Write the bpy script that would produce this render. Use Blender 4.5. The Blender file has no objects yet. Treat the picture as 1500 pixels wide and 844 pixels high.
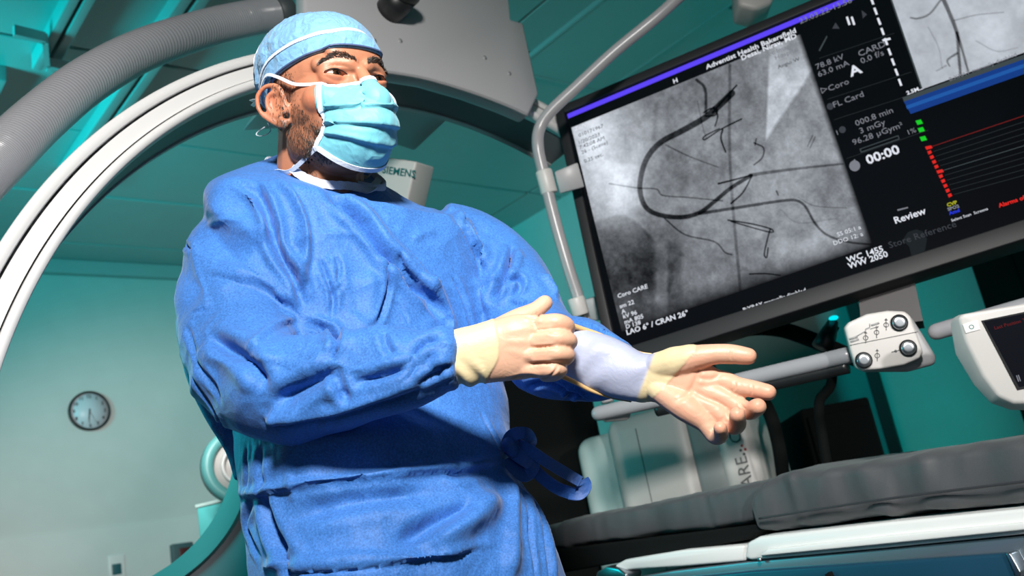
import bpy, bmesh, math, random
import numpy as np
from math import sin, cos, tan, pi, radians, sqrt, atan2
from mathutils import Vector, Matrix
from mathutils.bvhtree import BVHTree
from mathutils.kdtree import KDTree
import mathutils.noise as mn
random.seed(7); rng = np.random.RandomState(7)
S = bpy.context.scene
COL = S.collection

# ------------------------------------------------------------------ camera
FPX = 1400.0; PITCH = radians(16); ROLL = radians(11)
CP = np.array([0, 0, 0.85])
FW = np.array([0, cos(PITCH), sin(PITCH)])
_u = np.array([0, -sin(PITCH), cos(PITCH)]); _r = np.array([1.0, 0, 0])
RT = cos(ROLL)*_r - sin(ROLL)*_u
UP = sin(ROLL)*_r + cos(ROLL)*_u
cam = bpy.data.cameras.new('camera'); co = bpy.data.objects.new('camera', cam); COL.objects.link(co)
M = Matrix(((RT[0], UP[0], -FW[0], CP[0]), (RT[1], UP[1], -FW[1], CP[1]), (RT[2], UP[2], -FW[2], CP[2]), (0, 0, 0, 1)))
co.matrix_world = M
cam.sensor_fit = 'HORIZONTAL'; cam.sensor_width = 36; cam.lens = 36*FPX/1500
cam.clip_start = 0.02; cam.clip_end = 60
cam.dof.use_dof = True; cam.dof.focus_distance = 1.24; cam.dof.aperture_fstop = 7.0
S.camera = co

# ------------------------------------------------------------------ world, lights, exposure
S.view_settings.view_transform = 'Standard'; S.view_settings.look = 'None'
S.view_settings.gamma = 1; S.view_settings.use_curve_mapping = False
S.view_settings.exposure = 0.0
W = bpy.data.worlds.new('world'); S.world = W; W.use_nodes = True
bg = W.node_tree.nodes['Background']; bg.inputs[0].default_value = (0.05, 0.30, 0.32, 1); bg.inputs[1].default_value = 0.12

def area(name, loc, target, size, power, color, size_y=None, spread=180):
    l = bpy.data.lights.new(name, 'AREA'); l.energy = power; l.color = color; l.size = size
    l.spread = radians(spread)
    if size_y: l.shape = 'RECTANGLE'; l.size_y = size_y
    o = bpy.data.objects.new(name, l); COL.objects.link(o); o.location = loc
    o.rotation_euler = (Vector(target)-Vector(loc)).to_track_quat('-Z', 'Y').to_euler()
    return o
def spot(name, loc, target, size, power, color, angle, blend=0.5):
    l = bpy.data.lights.new(name, 'SPOT'); l.energy = power; l.color = color; l.shadow_soft_size = size
    l.spot_size = radians(angle); l.spot_blend = blend
    o = bpy.data.objects.new(name, l); COL.objects.link(o); o.location = loc
    o.rotation_euler = (Vector(target)-Vector(loc)).to_track_quat('-Z', 'Y').to_euler()
    return o
WARM = (1.0, 0.97, 0.93); TEAL = (0.0, 0.80, 0.84); TEAL2 = (0.0, 0.62, 0.58)
area('key_light', (0.12, -0.45, 1.98), (-0.05, 1.25, 1.3), 0.20, 19, WARM, spread=85)
area('front_fill_light', (0.3, -0.9, 1.2), (0.1, 1.3, 1.1), 0.9, 1.8, (0.85, 0.92, 1.0))
spot('added_unit_light', (1.62, -1.5, 1.32), (0.60, 2.8, 0.98), 0.06, 260, WARM, 21, 0.4)  # extra spot added to whiten the front of the unit
area('teal_ceiling_light_left', (-3.0, 2.0, 2.35), (-1.6, 4.4, 3.0), 0.5, 26, TEAL, spread=90)
area('teal_ceiling_light_right', (2.2, 2.6, 0.9), (1.6, 3.8, 3.1), 0.8, 1.6, TEAL2)
area('teal_rim_light', (-1.6, 1.9, 1.5), (-0.3, 1.3, 1.2), 0.5, 9, TEAL)
area('teal_wall_light', (1.7, 3.1, 0.45), (1.9, 4.6, 1.4), 0.6, 13, (0.0, 0.80, 0.74))
spot('added_wall_spill_light', (-0.9, 1.9, 1.9), (-2.4, 5.8, 1.2), 0.15, 250, WARM, 50, 0.8)  # added spot, stands in for key light spilling onto the left wall

# ------------------------------------------------------------------ projection helpers
def ray(px, py):
    d = FW*FPX + RT*(px-750) - UP*(py-422); return d/np.linalg.norm(d)
def P(px, py, Y):
    d = ray(px, py); return CP + d*(Y/d[1])
def onplane(px, py, p0, n):
    d = ray(px, py); return CP + d*(((p0-CP)@n)/(d@n))
def proj(p):
    q = np.asarray(p)-CP; z = q@FW
    return np.stack([750+FPX*(q@RT)/z, 422-FPX*(q@UP)/z], -1)
def pxm(Y):            # metres per photo pixel near depth Y
    return Y/cos(PITCH)/FPX*0.985
A48 = radians(48)
UU = np.array([sin(A48), cos(A48), 0]); VV = np.array([-cos(A48), sin(A48), 0]); ZZ = np.array([0, 0, 1.0])
def room(u, v, z): return UU*u + VV*v + ZZ*z
def norm(v): v = np.asarray(v, float); return v/(np.linalg.norm(v)+1e-12)

# ------------------------------------------------------------------ material helpers
def nd(nt, typ, **kw):
    n = nt.nodes.new(typ)
    for k, v in kw.items():
        if k.startswith('i_'):
            key = k[2:]; n.inputs[int(key) if key.isdigit() else key.replace('_', ' ')].default_value = v
        else: setattr(n, k, v)
    return n
def srgb(r, g, b):
    f = lambda c: (c/255/12.92) if c/255 <= 0.04045 else ((c/255+0.055)/1.055)**2.4
    return (f(r), f(g), f(b), 1)
def mat(name, col, rough=0.5, metal=0.0, spec=0.5, bump=0.0, bscale=60.0, vary=0.06, vscale=6.0, emit=None, estr=0.0, coat=0.0, sheen=0.0, sss=0.0, sssr=(1, .3, .15), trans=0.0, alpha=1.0, bdist=0.002):
    m = bpy.data.materials.new(name); m.use_nodes = True; nt = m.node_tree; b = nt.nodes['Principled BSDF']
    b.inputs['Roughness'].default_value = rough; b.inputs['Metallic'].default_value = metal
    b.inputs['Specular IOR Level'].default_value = spec; b.inputs['Coat Weight'].default_value = coat
    b.inputs['Sheen Weight'].default_value = sheen
    b.inputs['Transmission Weight'].default_value = trans; b.inputs['Alpha'].default_value = alpha
    if sss: b.inputs['Subsurface Weight'].default_value = sss; b.inputs['Subsurface Radius'].default_value = sssr; b.inputs['Subsurface Scale'].default_value = 0.008
    tc = nd(nt, 'ShaderNodeTexCoord')
    nz = nd(nt, 'ShaderNodeTexNoise', i_Scale=vscale, i_Detail=4.0)
    nt.links.new(tc.outputs['Object'], nz.inputs['Vector'])
    mx = nd(nt, 'ShaderNodeMix', data_type='RGBA')
    mx.inputs[6].default_value = [c*(1-vary) for c in col[:3]]+[1]; mx.inputs[7].default_value = [min(1, c*(1+vary)) for c in col[:3]]+[1]
    nt.links.new(nz.outputs['Fac'], mx.inputs[0]); nt.links.new(mx.outputs[2], b.inputs['Base Color'])
    if bump:
        n2 = nd(nt, 'ShaderNodeTexNoise', i_Scale=bscale, i_Detail=3.0)
        nt.links.new(tc.outputs['Object'], n2.inputs['Vector'])
        bp = nd(nt, 'ShaderNodeBump', i_Strength=bump, i_Distance=bdist)
        nt.links.new(n2.outputs['Fac'], bp.inputs['Height']); nt.links.new(bp.outputs['Normal'], b.inputs['Normal'])
    if emit: b.inputs['Emission Color'].default_value = emit; b.inputs['Emission Strength'].default_value = estr
    return m

def fabric(name, col, rough=0.6, speck=0.12, crumple=0.5, cscale=14.0, cdist=0.012, fine=0.25, fscale=900.0, sheen=0.2, spec=0.5, stretch=(1, 1, 1), trans_sss=0.0):
    """non-woven cloth: pin-speckled colour, crumple bump made of warped ridges, fine weave bump"""
    m = bpy.data.materials.new(name); m.use_nodes = True; nt = m.node_tree; b = nt.nodes['Principled BSDF']; L = nt.links
    b.inputs['Roughness'].default_value = rough; b.inputs['Sheen Weight'].default_value = sheen; b.inputs['Specular IOR Level'].default_value = spec
    tc = nd(nt, 'ShaderNodeTexCoord')
    mp = nd(nt, 'ShaderNodeMapping'); mp.inputs['Scale'].default_value = stretch
    L.new(tc.outputs['Object'], mp.inputs['Vector'])
    nz = nd(nt, 'ShaderNodeTexNoise', i_Scale=fscale*0.5, i_Detail=2.0); L.new(tc.outputs['Object'], nz.inputs['Vector'])
    nb = nd(nt, 'ShaderNodeTexNoise', i_Scale=9.0, i_Detail=5.0); L.new(tc.outputs['Object'], nb.inputs['Vector'])
    ad = nd(nt, 'ShaderNodeMath', operation='MULTIPLY_ADD', i_1=0.35, i_2=0.0); L.new(nb.outputs['Fac'], ad.inputs[0])
    ad2 = nd(nt, 'ShaderNodeMath', operation='ADD'); L.new(ad.outputs[0], ad2.inputs[0])
    ml = nd(nt, 'ShaderNodeMath', operation='MULTIPLY', i_1=0.65); L.new(nz.outputs['Fac'], ml.inputs[0]); L.new(ml.outputs[0], ad2.inputs[1])
    cr = nd(nt, 'ShaderNodeValToRGB'); cr.color_ramp.elements[0].position = 0.35; cr.color_ramp.elements[1].position = 0.65
    cr.color_ramp.elements[0].color = [c*(1-speck*1.5) for c in col[:3]]+[1]
    cr.color_ramp.elements[1].color = [min(1, c*(1+speck)+0.02*speck) for c in col[:3]]+[1]
    L.new(ad2.outputs[0], cr.inputs[0]); L.new(cr.outputs[0], b.inputs['Base Color'])
    # crumples: ridged voronoi of a warped position
    w = nd(nt, 'ShaderNodeTexNoise', i_Scale=cscale*0.7, i_Detail=2.0); L.new(mp.outputs[0], w.inputs['Vector'])
    vm = nd(nt, 'ShaderNodeVectorMath', operation='MULTIPLY_ADD'); vm.inputs[1].default_value = (0.12, 0.12, 0.12)
    L.new(w.outputs['Color'], vm.inputs[0]); L.new(mp.outputs[0], vm.inputs[2])
    v = nd(nt, 'ShaderNodeTexVoronoi', feature='F1', i_Scale=cscale); L.new(vm.outputs[0], v.inputs['Vector'])
    v2 = nd(nt, 'ShaderNodeTexVoronoi', feature='F1', i_Scale=cscale*2.7); L.new(vm.outputs[0], v2.inputs['Vector'])
    s1 = nd(nt, 'ShaderNodeMath', operation='MULTIPLY_ADD', i_1=0.35); L.new(v2.outputs['Distance'], s1.inputs[0]); L.new(v.outputs['Distance'], s1.inputs[2])
    bp = nd(nt, 'ShaderNodeBump', i_Strength=crumple, i_Distance=cdist); L.new(s1.outputs[0], bp.inputs['Height'])
    f = nd(nt, 'ShaderNodeTexNoise', i_Scale=fscale, i_Detail=2.0); L.new(tc.outputs['Object'], f.inputs['Vector'])
    b2 = nd(nt, 'ShaderNodeBump', i_Strength=fine, i_Distance=0.0006); L.new(f.outputs['Fac'], b2.inputs['Height']); L.new(bp.outputs[0], b2.inputs['Normal'])
    L.new(b2.outputs[0], b.inputs['Normal'])
    if trans_sss: b.inputs['Subsurface Weight'].default_value = trans_sss; b.inputs['Subsurface Scale'].default_value = 0.006
    return m

# ------------------------------------------------------------------ mesh helpers
WORLD = {}
def link(o, parent=None):
    COL.objects.link(o)
    if parent is not None:
        o.parent = parent; o.matrix_parent_inverse = WORLD[parent.name].inverted()
    WORLD[o.name] = o.matrix_basis.copy()
    return o
def meshobj(name, v, f, m=None, parent=None, smooth=True, label=None, kind=None):
    me = bpy.data.meshes.new(name); v = np.asarray(v, float)
    me.from_pydata([tuple(p) for p in v], [], [tuple(int(i) for i in q) for q in f]); me.update()
    if smooth: me.polygons.foreach_set('use_smooth', [True]*len(me.polygons))
    o = bpy.data.objects.new(name, me); link(o, parent)
    if m is not None:
        for mm in (m if isinstance(m, (list, tuple)) else [m]): me.materials.append(mm)
    if label: o['label'] = label
    if kind: o['kind'] = kind
    return o
def thing(name, label, cat, loc, group=None):
    o = bpy.data.objects.new(name, None); o.empty_display_size = 0.05; o.location = tuple(loc); link(o)
    o['label'] = label; o['category'] = cat
    if group: o['group'] = group
    return o
def tag(o, label, cat, group=None):
    o['label'] = label; o['category'] = cat
    if group: o['group'] = group
    return o
def structure(o): o['kind'] = 'structure'; return o

def cat(parts):
    V = []; Fc = []; n = 0
    for v, f in parts:
        V.append(np.asarray(v, float)); Fc += [tuple(i+n for i in q) for q in f]; n += len(v)
    return np.concatenate(V), Fc
def crom(pts, n):
    """catmull-rom resample of an (k,d) list into n samples"""
    p = np.asarray(pts, float)
    if len(p) == 2: t = np.linspace(0, 1, n)[:, None]; return p[0]*(1-t)+p[1]*t
    q = np.vstack([2*p[0]-p[1], p, 2*p[-1]-p[-2]]); out = []
    for s in np.linspace(0, len(p)-1-1e-9, n):
        i = int(s); t = s-i; a, b, c, d = q[i], q[i+1], q[i+2], q[i+3]
        out.append(0.5*(2*b+(c-a)*t+(2*a-5*b+4*c-d)*t*t+(3*b-3*c+d-a)*t**3))
    return np.array(out)
def loft(rings, closed=True, caps=True):
    rings = [np.asarray(r) for r in rings]; n = len(rings[0]); V = np.concatenate(rings); Fc = []
    for i in range(len(rings)-1):
        for j in range(n if closed else n-1):
            k = (j+1) % n; Fc.append((i*n+j, i*n+k, (i+1)*n+k, (i+1)*n+j))
    if caps and closed:
        for i, rev in ((0, True), (len(rings)-1, False)):
            c = len(V); V = np.vstack([V, rings[i].mean(0)])
            for j in range(n):
                a, b = i*n+j, i*n+(j+1) % n
                Fc.append((c, b, a) if rev else (c, a, b))
    return V, Fc
def frames(pts, up=None):
    p = np.asarray(pts, float); T = np.gradient(p, axis=0); T /= np.linalg.norm(T, axis=1)[:, None]+1e-12
    u = norm(up if up is not None else (ZZ if abs(T[0] @ ZZ) < 0.9 else np.array([1.0, 0, 0])))
    N = []; a = u
    for t in T:
        a = a - t*(a @ t)
        a = norm(a); N.append(a.copy())
    N = np.array(N); B = np.cross(T, N); return T, N, B
def tube(pts, r, n=12, flat=1.0, caps=True, up=None, dome=False):
    p = np.asarray(pts, float); r = np.broadcast_to(np.asarray(r, float), (len(p),)).copy()
    T, N, B = frames(p, up)
    if dome:   # rounded ends
        pp = []; rr = []
        for k in (0.95, 0.75, 0.45): pp.append(p[0]-T[0]*r[0]*k); rr.append(r[0]*sqrt(1-k*k))
        pe = []; re = []
        for k in (0.45, 0.75, 0.95): pe.append(p[-1]+T[-1]*r[-1]*k); re.append(r[-1]*sqrt(1-k*k))
        p = np.vstack([pp, p, pe]); r = np.concatenate([rr, r, re])
        N = np.vstack([[N[0]]*3, N, [N[-1]]*3]); B = np.vstack([[B[0]]*3, B, [B[-1]]*3])
    th = np.linspace(0, 2*pi, n, endpoint=False)
    return loft([p[i]+r[i]*(np.cos(th)[:, None]*N[i]*flat+np.sin(th)[:, None]*B[i]) for i in range(len(p))], True, caps)
def pipe(pts, r, n=12, k=40, **kw): return tube(crom(pts, k), r, n, **kw)
def ellipsoid(c, r, n=24, rot=None):
    V = []; Fc = []; m = n//2
    for i in range(m+1):
        ph = pi*i/m
        for j in range(n): t = 2*pi*j/n; V.append((sin(ph)*cos(t), sin(ph)*sin(t), cos(ph)))
    for i in range(m):
        for j in range(n): k = (j+1) % n; Fc.append((i*n+j, (i+1)*n+j, (i+1)*n+k, i*n+k))
    V = np.array(V)*np.asarray(r)
    if rot is not None: V = V @ np.asarray(rot).T
    return V+np.asarray(c), Fc
def box(lo, hi, ax=None, o=(0, 0, 0)):
    """box in local axes ax (3 rows) from origin o"""
    lo = np.asarray(lo, float); hi = np.asarray(hi, float)
    c = np.array([[x, y, z] for x in (lo[0], hi[0]) for y in (lo[1], hi[1]) for z in (lo[2], hi[2])])
    if ax is not None: c = c @ np.asarray(ax)
    f = [(0, 1, 3, 2), (4, 6, 7, 5), (0, 4, 5, 1), (2, 3, 7, 6), (0, 2, 6, 4), (1, 5, 7, 3)]
    return c+np.asarray(o), f
def rot2(v, f):  # bmesh from arrays
    bm = bmesh.new(); vs = [bm.verts.new(tuple(p)) for p in v]
    for q in f:
        try: bm.faces.new([vs[i] for i in q])
        except ValueError: pass
    return bm
def bevel(vf, w, seg=3, angle=30):
    bm = rot2(*vf); bmesh.ops.recalc_face_normals(bm, faces=bm.faces); bm.normal_update()
    es = [e for e in bm.edges if len(e.link_faces) == 2 and e.calc_face_angle(0) > radians(angle)]
    bmesh.ops.bevel(bm, geom=es, offset=w, segments=seg, profile=0.5, affect='EDGES', clamp_overlap=True)
    bm.verts.index_update(); v = np.array([p.co[:] for p in bm.verts]); f = [[x.index for x in q.verts] for q in bm.faces]; bm.free()
    return v, f
def bbox(lo, hi, w, ax=None, o=(0, 0, 0), seg=3): return bevel(box(lo, hi, ax, o), w, seg)
def prism(poly, d, back=0.0):
    """polygon (k,3) extruded by vector d"""
    p = np.asarray(poly, float); k = len(p); V = np.vstack([p, p+np.asarray(d)])
    return V, [tuple(range(k))[::-1], tuple(range(k, 2*k))]+[(i, (i+1) % k, (i+1) % k+k, i+k) for i in range(k)]
def remesh(parts, voxel, smooth=4, factor=0.5):
    v, f = cat(parts); me = bpy.data.meshes.new('tmp'); me.from_pydata([tuple(p) for p in v], [], [tuple(q) for q in f]); me.update()
    bm = bmesh.new(); bm.from_mesh(me)
    bmesh.ops.recalc_face_normals(bm, faces=bm.faces); bm.to_mesh(me); bm.free()
    o = bpy.data.objects.new('tmp', me); COL.objects.link(o)
    md = o.modifiers.new('r', 'REMESH'); md.mode = 'VOXEL'; md.voxel_size = voxel
    if smooth: s = o.modifiers.new('s', 'SMOOTH'); s.iterations = smooth; s.factor = factor
    dg = bpy.context.evaluated_depsgraph_get(); dg.update()
    ev = o.evaluated_get(dg).to_mesh()
    n = len(ev.vertices); V = np.empty(n*3); ev.vertices.foreach_get('co', V); V = V.reshape(-1, 3)
    q = np.empty(len(ev.loops), int); ev.loops.foreach_get('vertex_index', q)
    Fc = q.reshape(-1, 4) if len(q) == 4*len(ev.polygons) else [list(p.vertices) for p in ev.polygons]
    o.evaluated_get(dg).to_mesh_clear(); bpy.data.objects.remove(o); bpy.data.meshes.remove(me)
    return V, np.asarray(Fc)
def normals(V, Fc):
    Fc = np.asarray(Fc); a = V[Fc[:, 0]]; c = V[Fc[:, 2]]; b = V[Fc[:, 1]]; d = V[Fc[:, 3]]
    n = np.cross(c-a, d-b); N = np.zeros_like(V)
    for k in range(4): np.add.at(N, Fc[:, k], n)
    return N/(np.linalg.norm(N, axis=1)[:, None]+1e-12)
def relax(V, Fc, it=1, f=0.5):
    Fc = np.asarray(Fc); n = len(V)
    for _ in range(it):
        acc = np.zeros_like(V); cnt = np.zeros(n)
        for k in range(4):
            a = Fc[:, k]; b = Fc[:, (k+1) % 4]
            np.add.at(acc, a, V[b]); np.add.at(cnt, a, 1); np.add.at(acc, b, V[a]); np.add.at(cnt, b, 1)
        V = V*(1-f)+f*acc/np.maximum(cnt, 1)[:, None]
    return V
def bvh(V, Fc): return BVHTree.FromPolygons([tuple(p) for p in V], [tuple(int(i) for i in q) for q in Fc])
def hit(tree, px, py, off=0.0):
    d = ray(px, py); h = tree.ray_cast(Vector(CP), Vector(d), 20)
    if h[0] is None: return None, None
    n = np.array(h[1]);
    if n @ d > 0: n = -n
    return np.array(h[0])+n*off, n
def on_surface(tree, pts, n, off=0.0):
    P_ = crom(pts, n); out = []; last = None
    for q in P_:
        h, _ = hit(tree, q[0], q[1], off)
        if h is not None: out.append(h)
    return np.array(out)
def sculpt(V, Fc, strokes, passes=1):
    """raise or crease a surface along lines that lie on it. stroke: (points, width m, height m, kind)"""
    for grp in strokes:
        tree = bvh(V, Fc); N = normals(V, Fc); kd = KDTree(len(V))
        for i, p in enumerate(V): kd.insert(p, i)
        kd.balance(); D = np.zeros(len(V))
        for pts, w, h, kind in grp:
            pl = on_surface(tree, pts, max(8, int(2+np.sum(np.linalg.norm(np.diff(np.asarray(pts, float), axis=0), axis=1))/4)))
            if len(pl) < 4: continue
            # keep runs without big depth jumps
            for _ in range(4): pl[1:-1] = (pl[:-2]+2*pl[1:-1]+pl[2:])/4
            T = np.gradient(pl, axis=0); T /= np.linalg.norm(T, axis=1)[:, None]+1e-12
            idx = {}
            reach = w*2.4
            for k, p in enumerate(pl):
                for (c, i, dist) in kd.find_range(p, reach):
                    if i not in idx or dist < idx[i][0]: idx[i] = (dist, k)
            ii = np.array(list(idx.keys()));
            if len(ii) == 0: continue
            dk = np.array([idx[i] for i in ii]); k = dk[:, 1].astype(int)
            side = np.cross(T[k], N[ii]); s = np.einsum('ij,ij->i', V[ii]-pl[k], side)
            al = np.einsum('ij,ij->i', V[ii]-pl[k], T[k])
            u = k/(len(pl)-1.0); endw = np.minimum(1, np.minimum(u, 1-u)*4+0.0)
            end = (k == 0) | (k == len(pl)-1)
            endw = np.where(end, 0, endw); endw = endw*endw*(3-2*endw)
            x = s/w
            if kind == 'r': pr = np.exp(-x*x*1.6)
            elif kind == 'v': pr = -np.exp(-(x/0.42)**2)+0.45*np.exp(-((np.abs(x)-0.95)/0.5)**2)
            elif kind == 's': g_ = 1/(1+np.exp(-x/.13)); pr = g_*np.exp(-(x/0.95)**2)-(1-g_)*0.35*np.exp(-(x/0.45)**2)
            elif kind == 'z': g_ = 1/(1+np.exp(x/.13)); pr = g_*np.exp(-(x/0.95)**2)-(1-g_)*0.35*np.exp(-(x/0.45)**2)
            D[ii] += h*pr*endw
        V = V + N*D[:, None]
        V = relax(V, Fc, 1, 0.3)
    return V
def attr_color(me, name, cols):
    a = me.color_attributes.new(name, 'FLOAT_COLOR', 'POINT')
    c = np.ones((len(me.vertices), 4)); c[:, :3] = cols; a.data.foreach_set('color', c.ravel())
def text(name, body, origin, ex, ey, size, m, parent, depth=0.0004, align='LEFT', bold=0.0, label=None):
    """lettering as a thin mesh: origin, unit axes ex, ey, letter size in metres"""
    c = bpy.data.curves.new(name, 'FONT'); c.body = body; c.size = size; c.align_x = align; c.extrude = depth/2; c.offset = bold; c.resolution_u = 2
    o = bpy.data.objects.new(name, c); COL.objects.link(o)
    dg = bpy.context.evaluated_depsgraph_get(); dg.update()
    me = bpy.data.meshes.new_from_object(o.evaluated_get(dg)); bpy.data.objects.remove(o); bpy.data.curves.remove(c)
    v = np.array([p.co[:] for p in me.vertices]); f = [list(p.vertices) for p in me.polygons]; bpy.data.meshes.remove(me)
    ex = norm(ex); ey = norm(np.asarray(ey)-ex*(np.asarray(ey) @ ex)); ez = np.cross(ex, ey)
    return meshobj(name, v @ np.array([ex, ey, ez])+np.asarray(origin), f, m, parent, smooth=False, label=label)

# ------------------------------------------------------------------ materials
M_wall = mat('wall_paint', (0.60, 0.62, 0.60), 0.55, bump=0.1, bscale=250)
M_dado = mat('dado_paint', (0.66, 0.68, 0.66), 0.5, bump=0.1, bscale=250)
M_ceil = mat('ceiling_panel_metal', (0.46, 0.49, 0.48), 0.42, vary=0.04)
M_dark = mat('dark_gap', (0.010, 0.012, 0.012), 0.8)
M_rail = mat('painted_rail', (0.45, 0.48, 0.48), 0.35)
M_floor = mat('vinyl_floor', (0.06, 0.07, 0.075), 0.35, bump=0.05)
M_white = mat('white_enamel', (0.78, 0.77, 0.76), 0.32, spec=0.5, vary=0.02)
M_shell = mat('white_plastic', (0.56, 0.54, 0.52), 0.42, vary=0.03, bump=0.05, bscale=400)
M_grey = mat('grey_enamel', (0.30, 0.30, 0.31), 0.38, vary=0.04)
M_cover = mat('grey_housing_paint', (0.42, 0.42, 0.43), 0.42, vary=0.05, vscale=3)
M_slate = mat('slate_plastic', (0.055, 0.065, 0.07), 0.5)
M_black = mat('black_plastic', (0.012, 0.013, 0.014), 0.38)
M_blackm = mat('black_matte', (0.004, 0.005, 0.005), 0.9, spec=0.15)
M_bezel = mat('monitor_bezel_plastic', (0.012, 0.012, 0.014), 0.55, vary=0.1)
M_pipe = mat('pipe_enamel', (0.33, 0.32, 0.33), 0.30, vary=0.03)
M_steel = mat('brushed_steel', (0.55, 0.57, 0.60), 0.28, metal=1.0)
M_hose = mat('grey_hose_plastic', (0.30, 0.30, 0.32), 0.24, spec=0.6, vary=0.04)
M_red = mat('red_mark', (0.5, 0.05, 0.04), 0.5)
M_ink = mat('grey_print', (0.10, 0.10, 0.10), 0.6)
M_inkpale = mat('pale_print', (0.33, 0.33, 0.33), 0.6)
M_tealink = mat('teal_print', (0.0, 0.12, 0.12), 0.5)

# ------------------------------------------------------------------ room shell
CH = 3.12; WV = 5.83; WU = 4.35
AX = np.array([UU, VV, ZZ])
def roombox(lo, hi, w=0.0): return bbox(lo, hi, w, AX) if w else box(lo, hi, AX)
structure(meshobj('floor', *roombox((-2.6, -2.2, -0.1), (WU+1.4, WV+0.1, 0)), M_floor, smooth=False))
structure(meshobj('ceiling', *roombox((-2.6, -2.2, CH+0.03), (WU+0.1, WV+0.1, CH+0.12)), M_dark, smooth=False))
wl = structure(meshobj('wall_left', *roombox((-2.6, WV, 0), (WU+0.1, WV+0.1, CH+0.03)), M_wall, smooth=False))
structure(meshobj('trim_1', *roombox((-2.6, WV-0.012, 0.1), (WU, WV, 1.497), 0.003), M_dado))
structure(meshobj('baseboard_left', *roombox((-2.6, WV-0.02, 0), (WU, WV, 0.1), 0.004), M_slate))
structure(meshobj('trim_2', *roombox((-2.6, WV-0.05, CH-0.09), (WU, WV, CH), 0.006), M_rail))
# right wall in pieces round the dark doorway
D0, D1, DZ = 2.40, 3.36, 2.16
wr = structure(meshobj('wall_right', *cat([roombox((WU, -2.2, 0), (WU+0.1, D0, CH+0.03)), roombox((WU, D1, 0), (WU+0.1, WV, CH+0.03)), roombox((WU, D0, DZ), (WU+0.1, D1, CH+0.03))]), M_wall, smooth=False))
structure(meshobj('door_1', *cat([roombox((WU-0.02, D0-0.06, 0), (WU+0.11, D0, DZ+0.06)), roombox((WU-0.02, D1, 0), (WU+0.11, D1+0.06, DZ+0.06)), roombox((WU-0.02, D0, DZ), (WU+0.11, D1, DZ+0.06))]), M_black, smooth=False))
structure(meshobj('wall_back', *cat([roombox((WU+1.3, D0-0.8, 0), (WU+1.4, D1+0.8, 2.5)), roombox((WU+0.1, D0-0.8, 0), (WU+1.4, D0-0.7, 2.5)), roombox((WU+0.1, D1+0.7, 0), (WU+1.4, D1+0.8, 2.5)), roombox((WU+0.1, D0-0.8, 2.5), (WU+1.4, D1+0.8, 2.6))]), M_wall, smooth=False))
# ceiling panels: one panel mesh shared by all
PU, PV = 1.34, 0.68
panel = bevel(box((0.006, 0.008, 0), (PU-0.006, PV-0.010, 0.03), AX), 0.004, 1)
pm = None
ceil_root = bpy.data.objects['ceiling']
for iu in range(-2, 3):
    for iv in range(-2, 8):
        u0 = 1.36+iu*PU; v0 = 4.84-0.68*4+(iv-2)*PV+0.68*0
        if v0 > WV-0.1 or u0 > WU-0.2: continue
        if pm is None:
            o = meshobj('ceiling_panel', *panel, M_ceil, None, smooth=False); pm = o.data; COL.objects.unlink(o)
        else: o = bpy.data.objects.new('ceiling_panel', pm)
        if pm.users == 1 and o.data is pm and False: pass
        o.location = tuple(room(u0, v0, CH-0.0+random.uniform(-0.002, 0.002))); link(o, ceil_root)
# overhead rails
def rail(name, u, v0, v1, w, label, drop=0.07):
    r = thing(name, label, 'rail', room(u, (v0+v1)/2, CH-drop), 'overhead ceiling rails')
    meshobj('channel', *roombox((u-w/2, v0, CH-drop), (u-w*0.08, v1, CH), 0.004), M_rail, r)
    meshobj('channel', *roombox((u+w*0.08, v0, CH-drop), (u+w/2, v1, CH), 0.004), M_rail, r)
    meshobj('web', *roombox((u-w*0.08, v0, CH-drop*0.5), (u+w*0.08, v1, CH)), M_grey, r)
    return r
rail('ceiling_rail', 0.985, 0.5, 3.58, 0.085, 'cyan-lit ceiling rail at top left, the shorter one ending at the pale bracket')
rail('ceiling_rail', 1.34, 0.5, 4.55, 0.10, 'cyan-lit ceiling rail crossing behind the grey ribbed hose')
rail('ceiling_rail', 0.80, 3.70, 5.2, 0.16, 'wide cyan-lit ceiling rail at the left picture edge above the hose')
Zc = np.array([0, 0, CH-0.10])
br = [onplane(x, y, Zc, ZZ) for x, y in ((20, 48), (66, 59), (69, 95), (104, 102))]
o = tag(meshobj('ceiling_bracket', *cat([box((0, -0.010, -0.012), (np.linalg.norm(br[i+1]-br[i]), 0.010, 0.10 if i == 9 else 0.03), np.array([norm(br[i+1]-br[i]), np.cross(ZZ, norm(br[i+1]-br[i])), ZZ]), br[i]) for i in range(3)]), M_rail, smooth=False), 'pale stepped metal bracket on the ceiling at top left', 'bracket')
# raised ceiling frame top right: four thin battens round a panel
fr = thing('ceiling_frame', 'dark rectangular ceiling panel framed by thin battens above the pipe rail', 'ceiling panel', room(3.2, 2.6, CH-0.03))
u0, u1, v0, v1 = 2.93, 3.52, 1.2, 2.92
meshobj('panel', *roombox((u0, v0, CH-0.022), (u1, v1, CH-0.002), 0.003), M_ceil, fr)
for lo, hi in (((u0-.02, v0, CH-0.024), (u0, v1, CH)), ((u1, v0, CH-0.024), (u1+.02, v1, CH)), ((u0, v1, CH-0.024), (u1, v1+.02, CH))):
    meshobj('batten', *roombox(lo, hi, 0.003), M_rail, fr)

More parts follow.
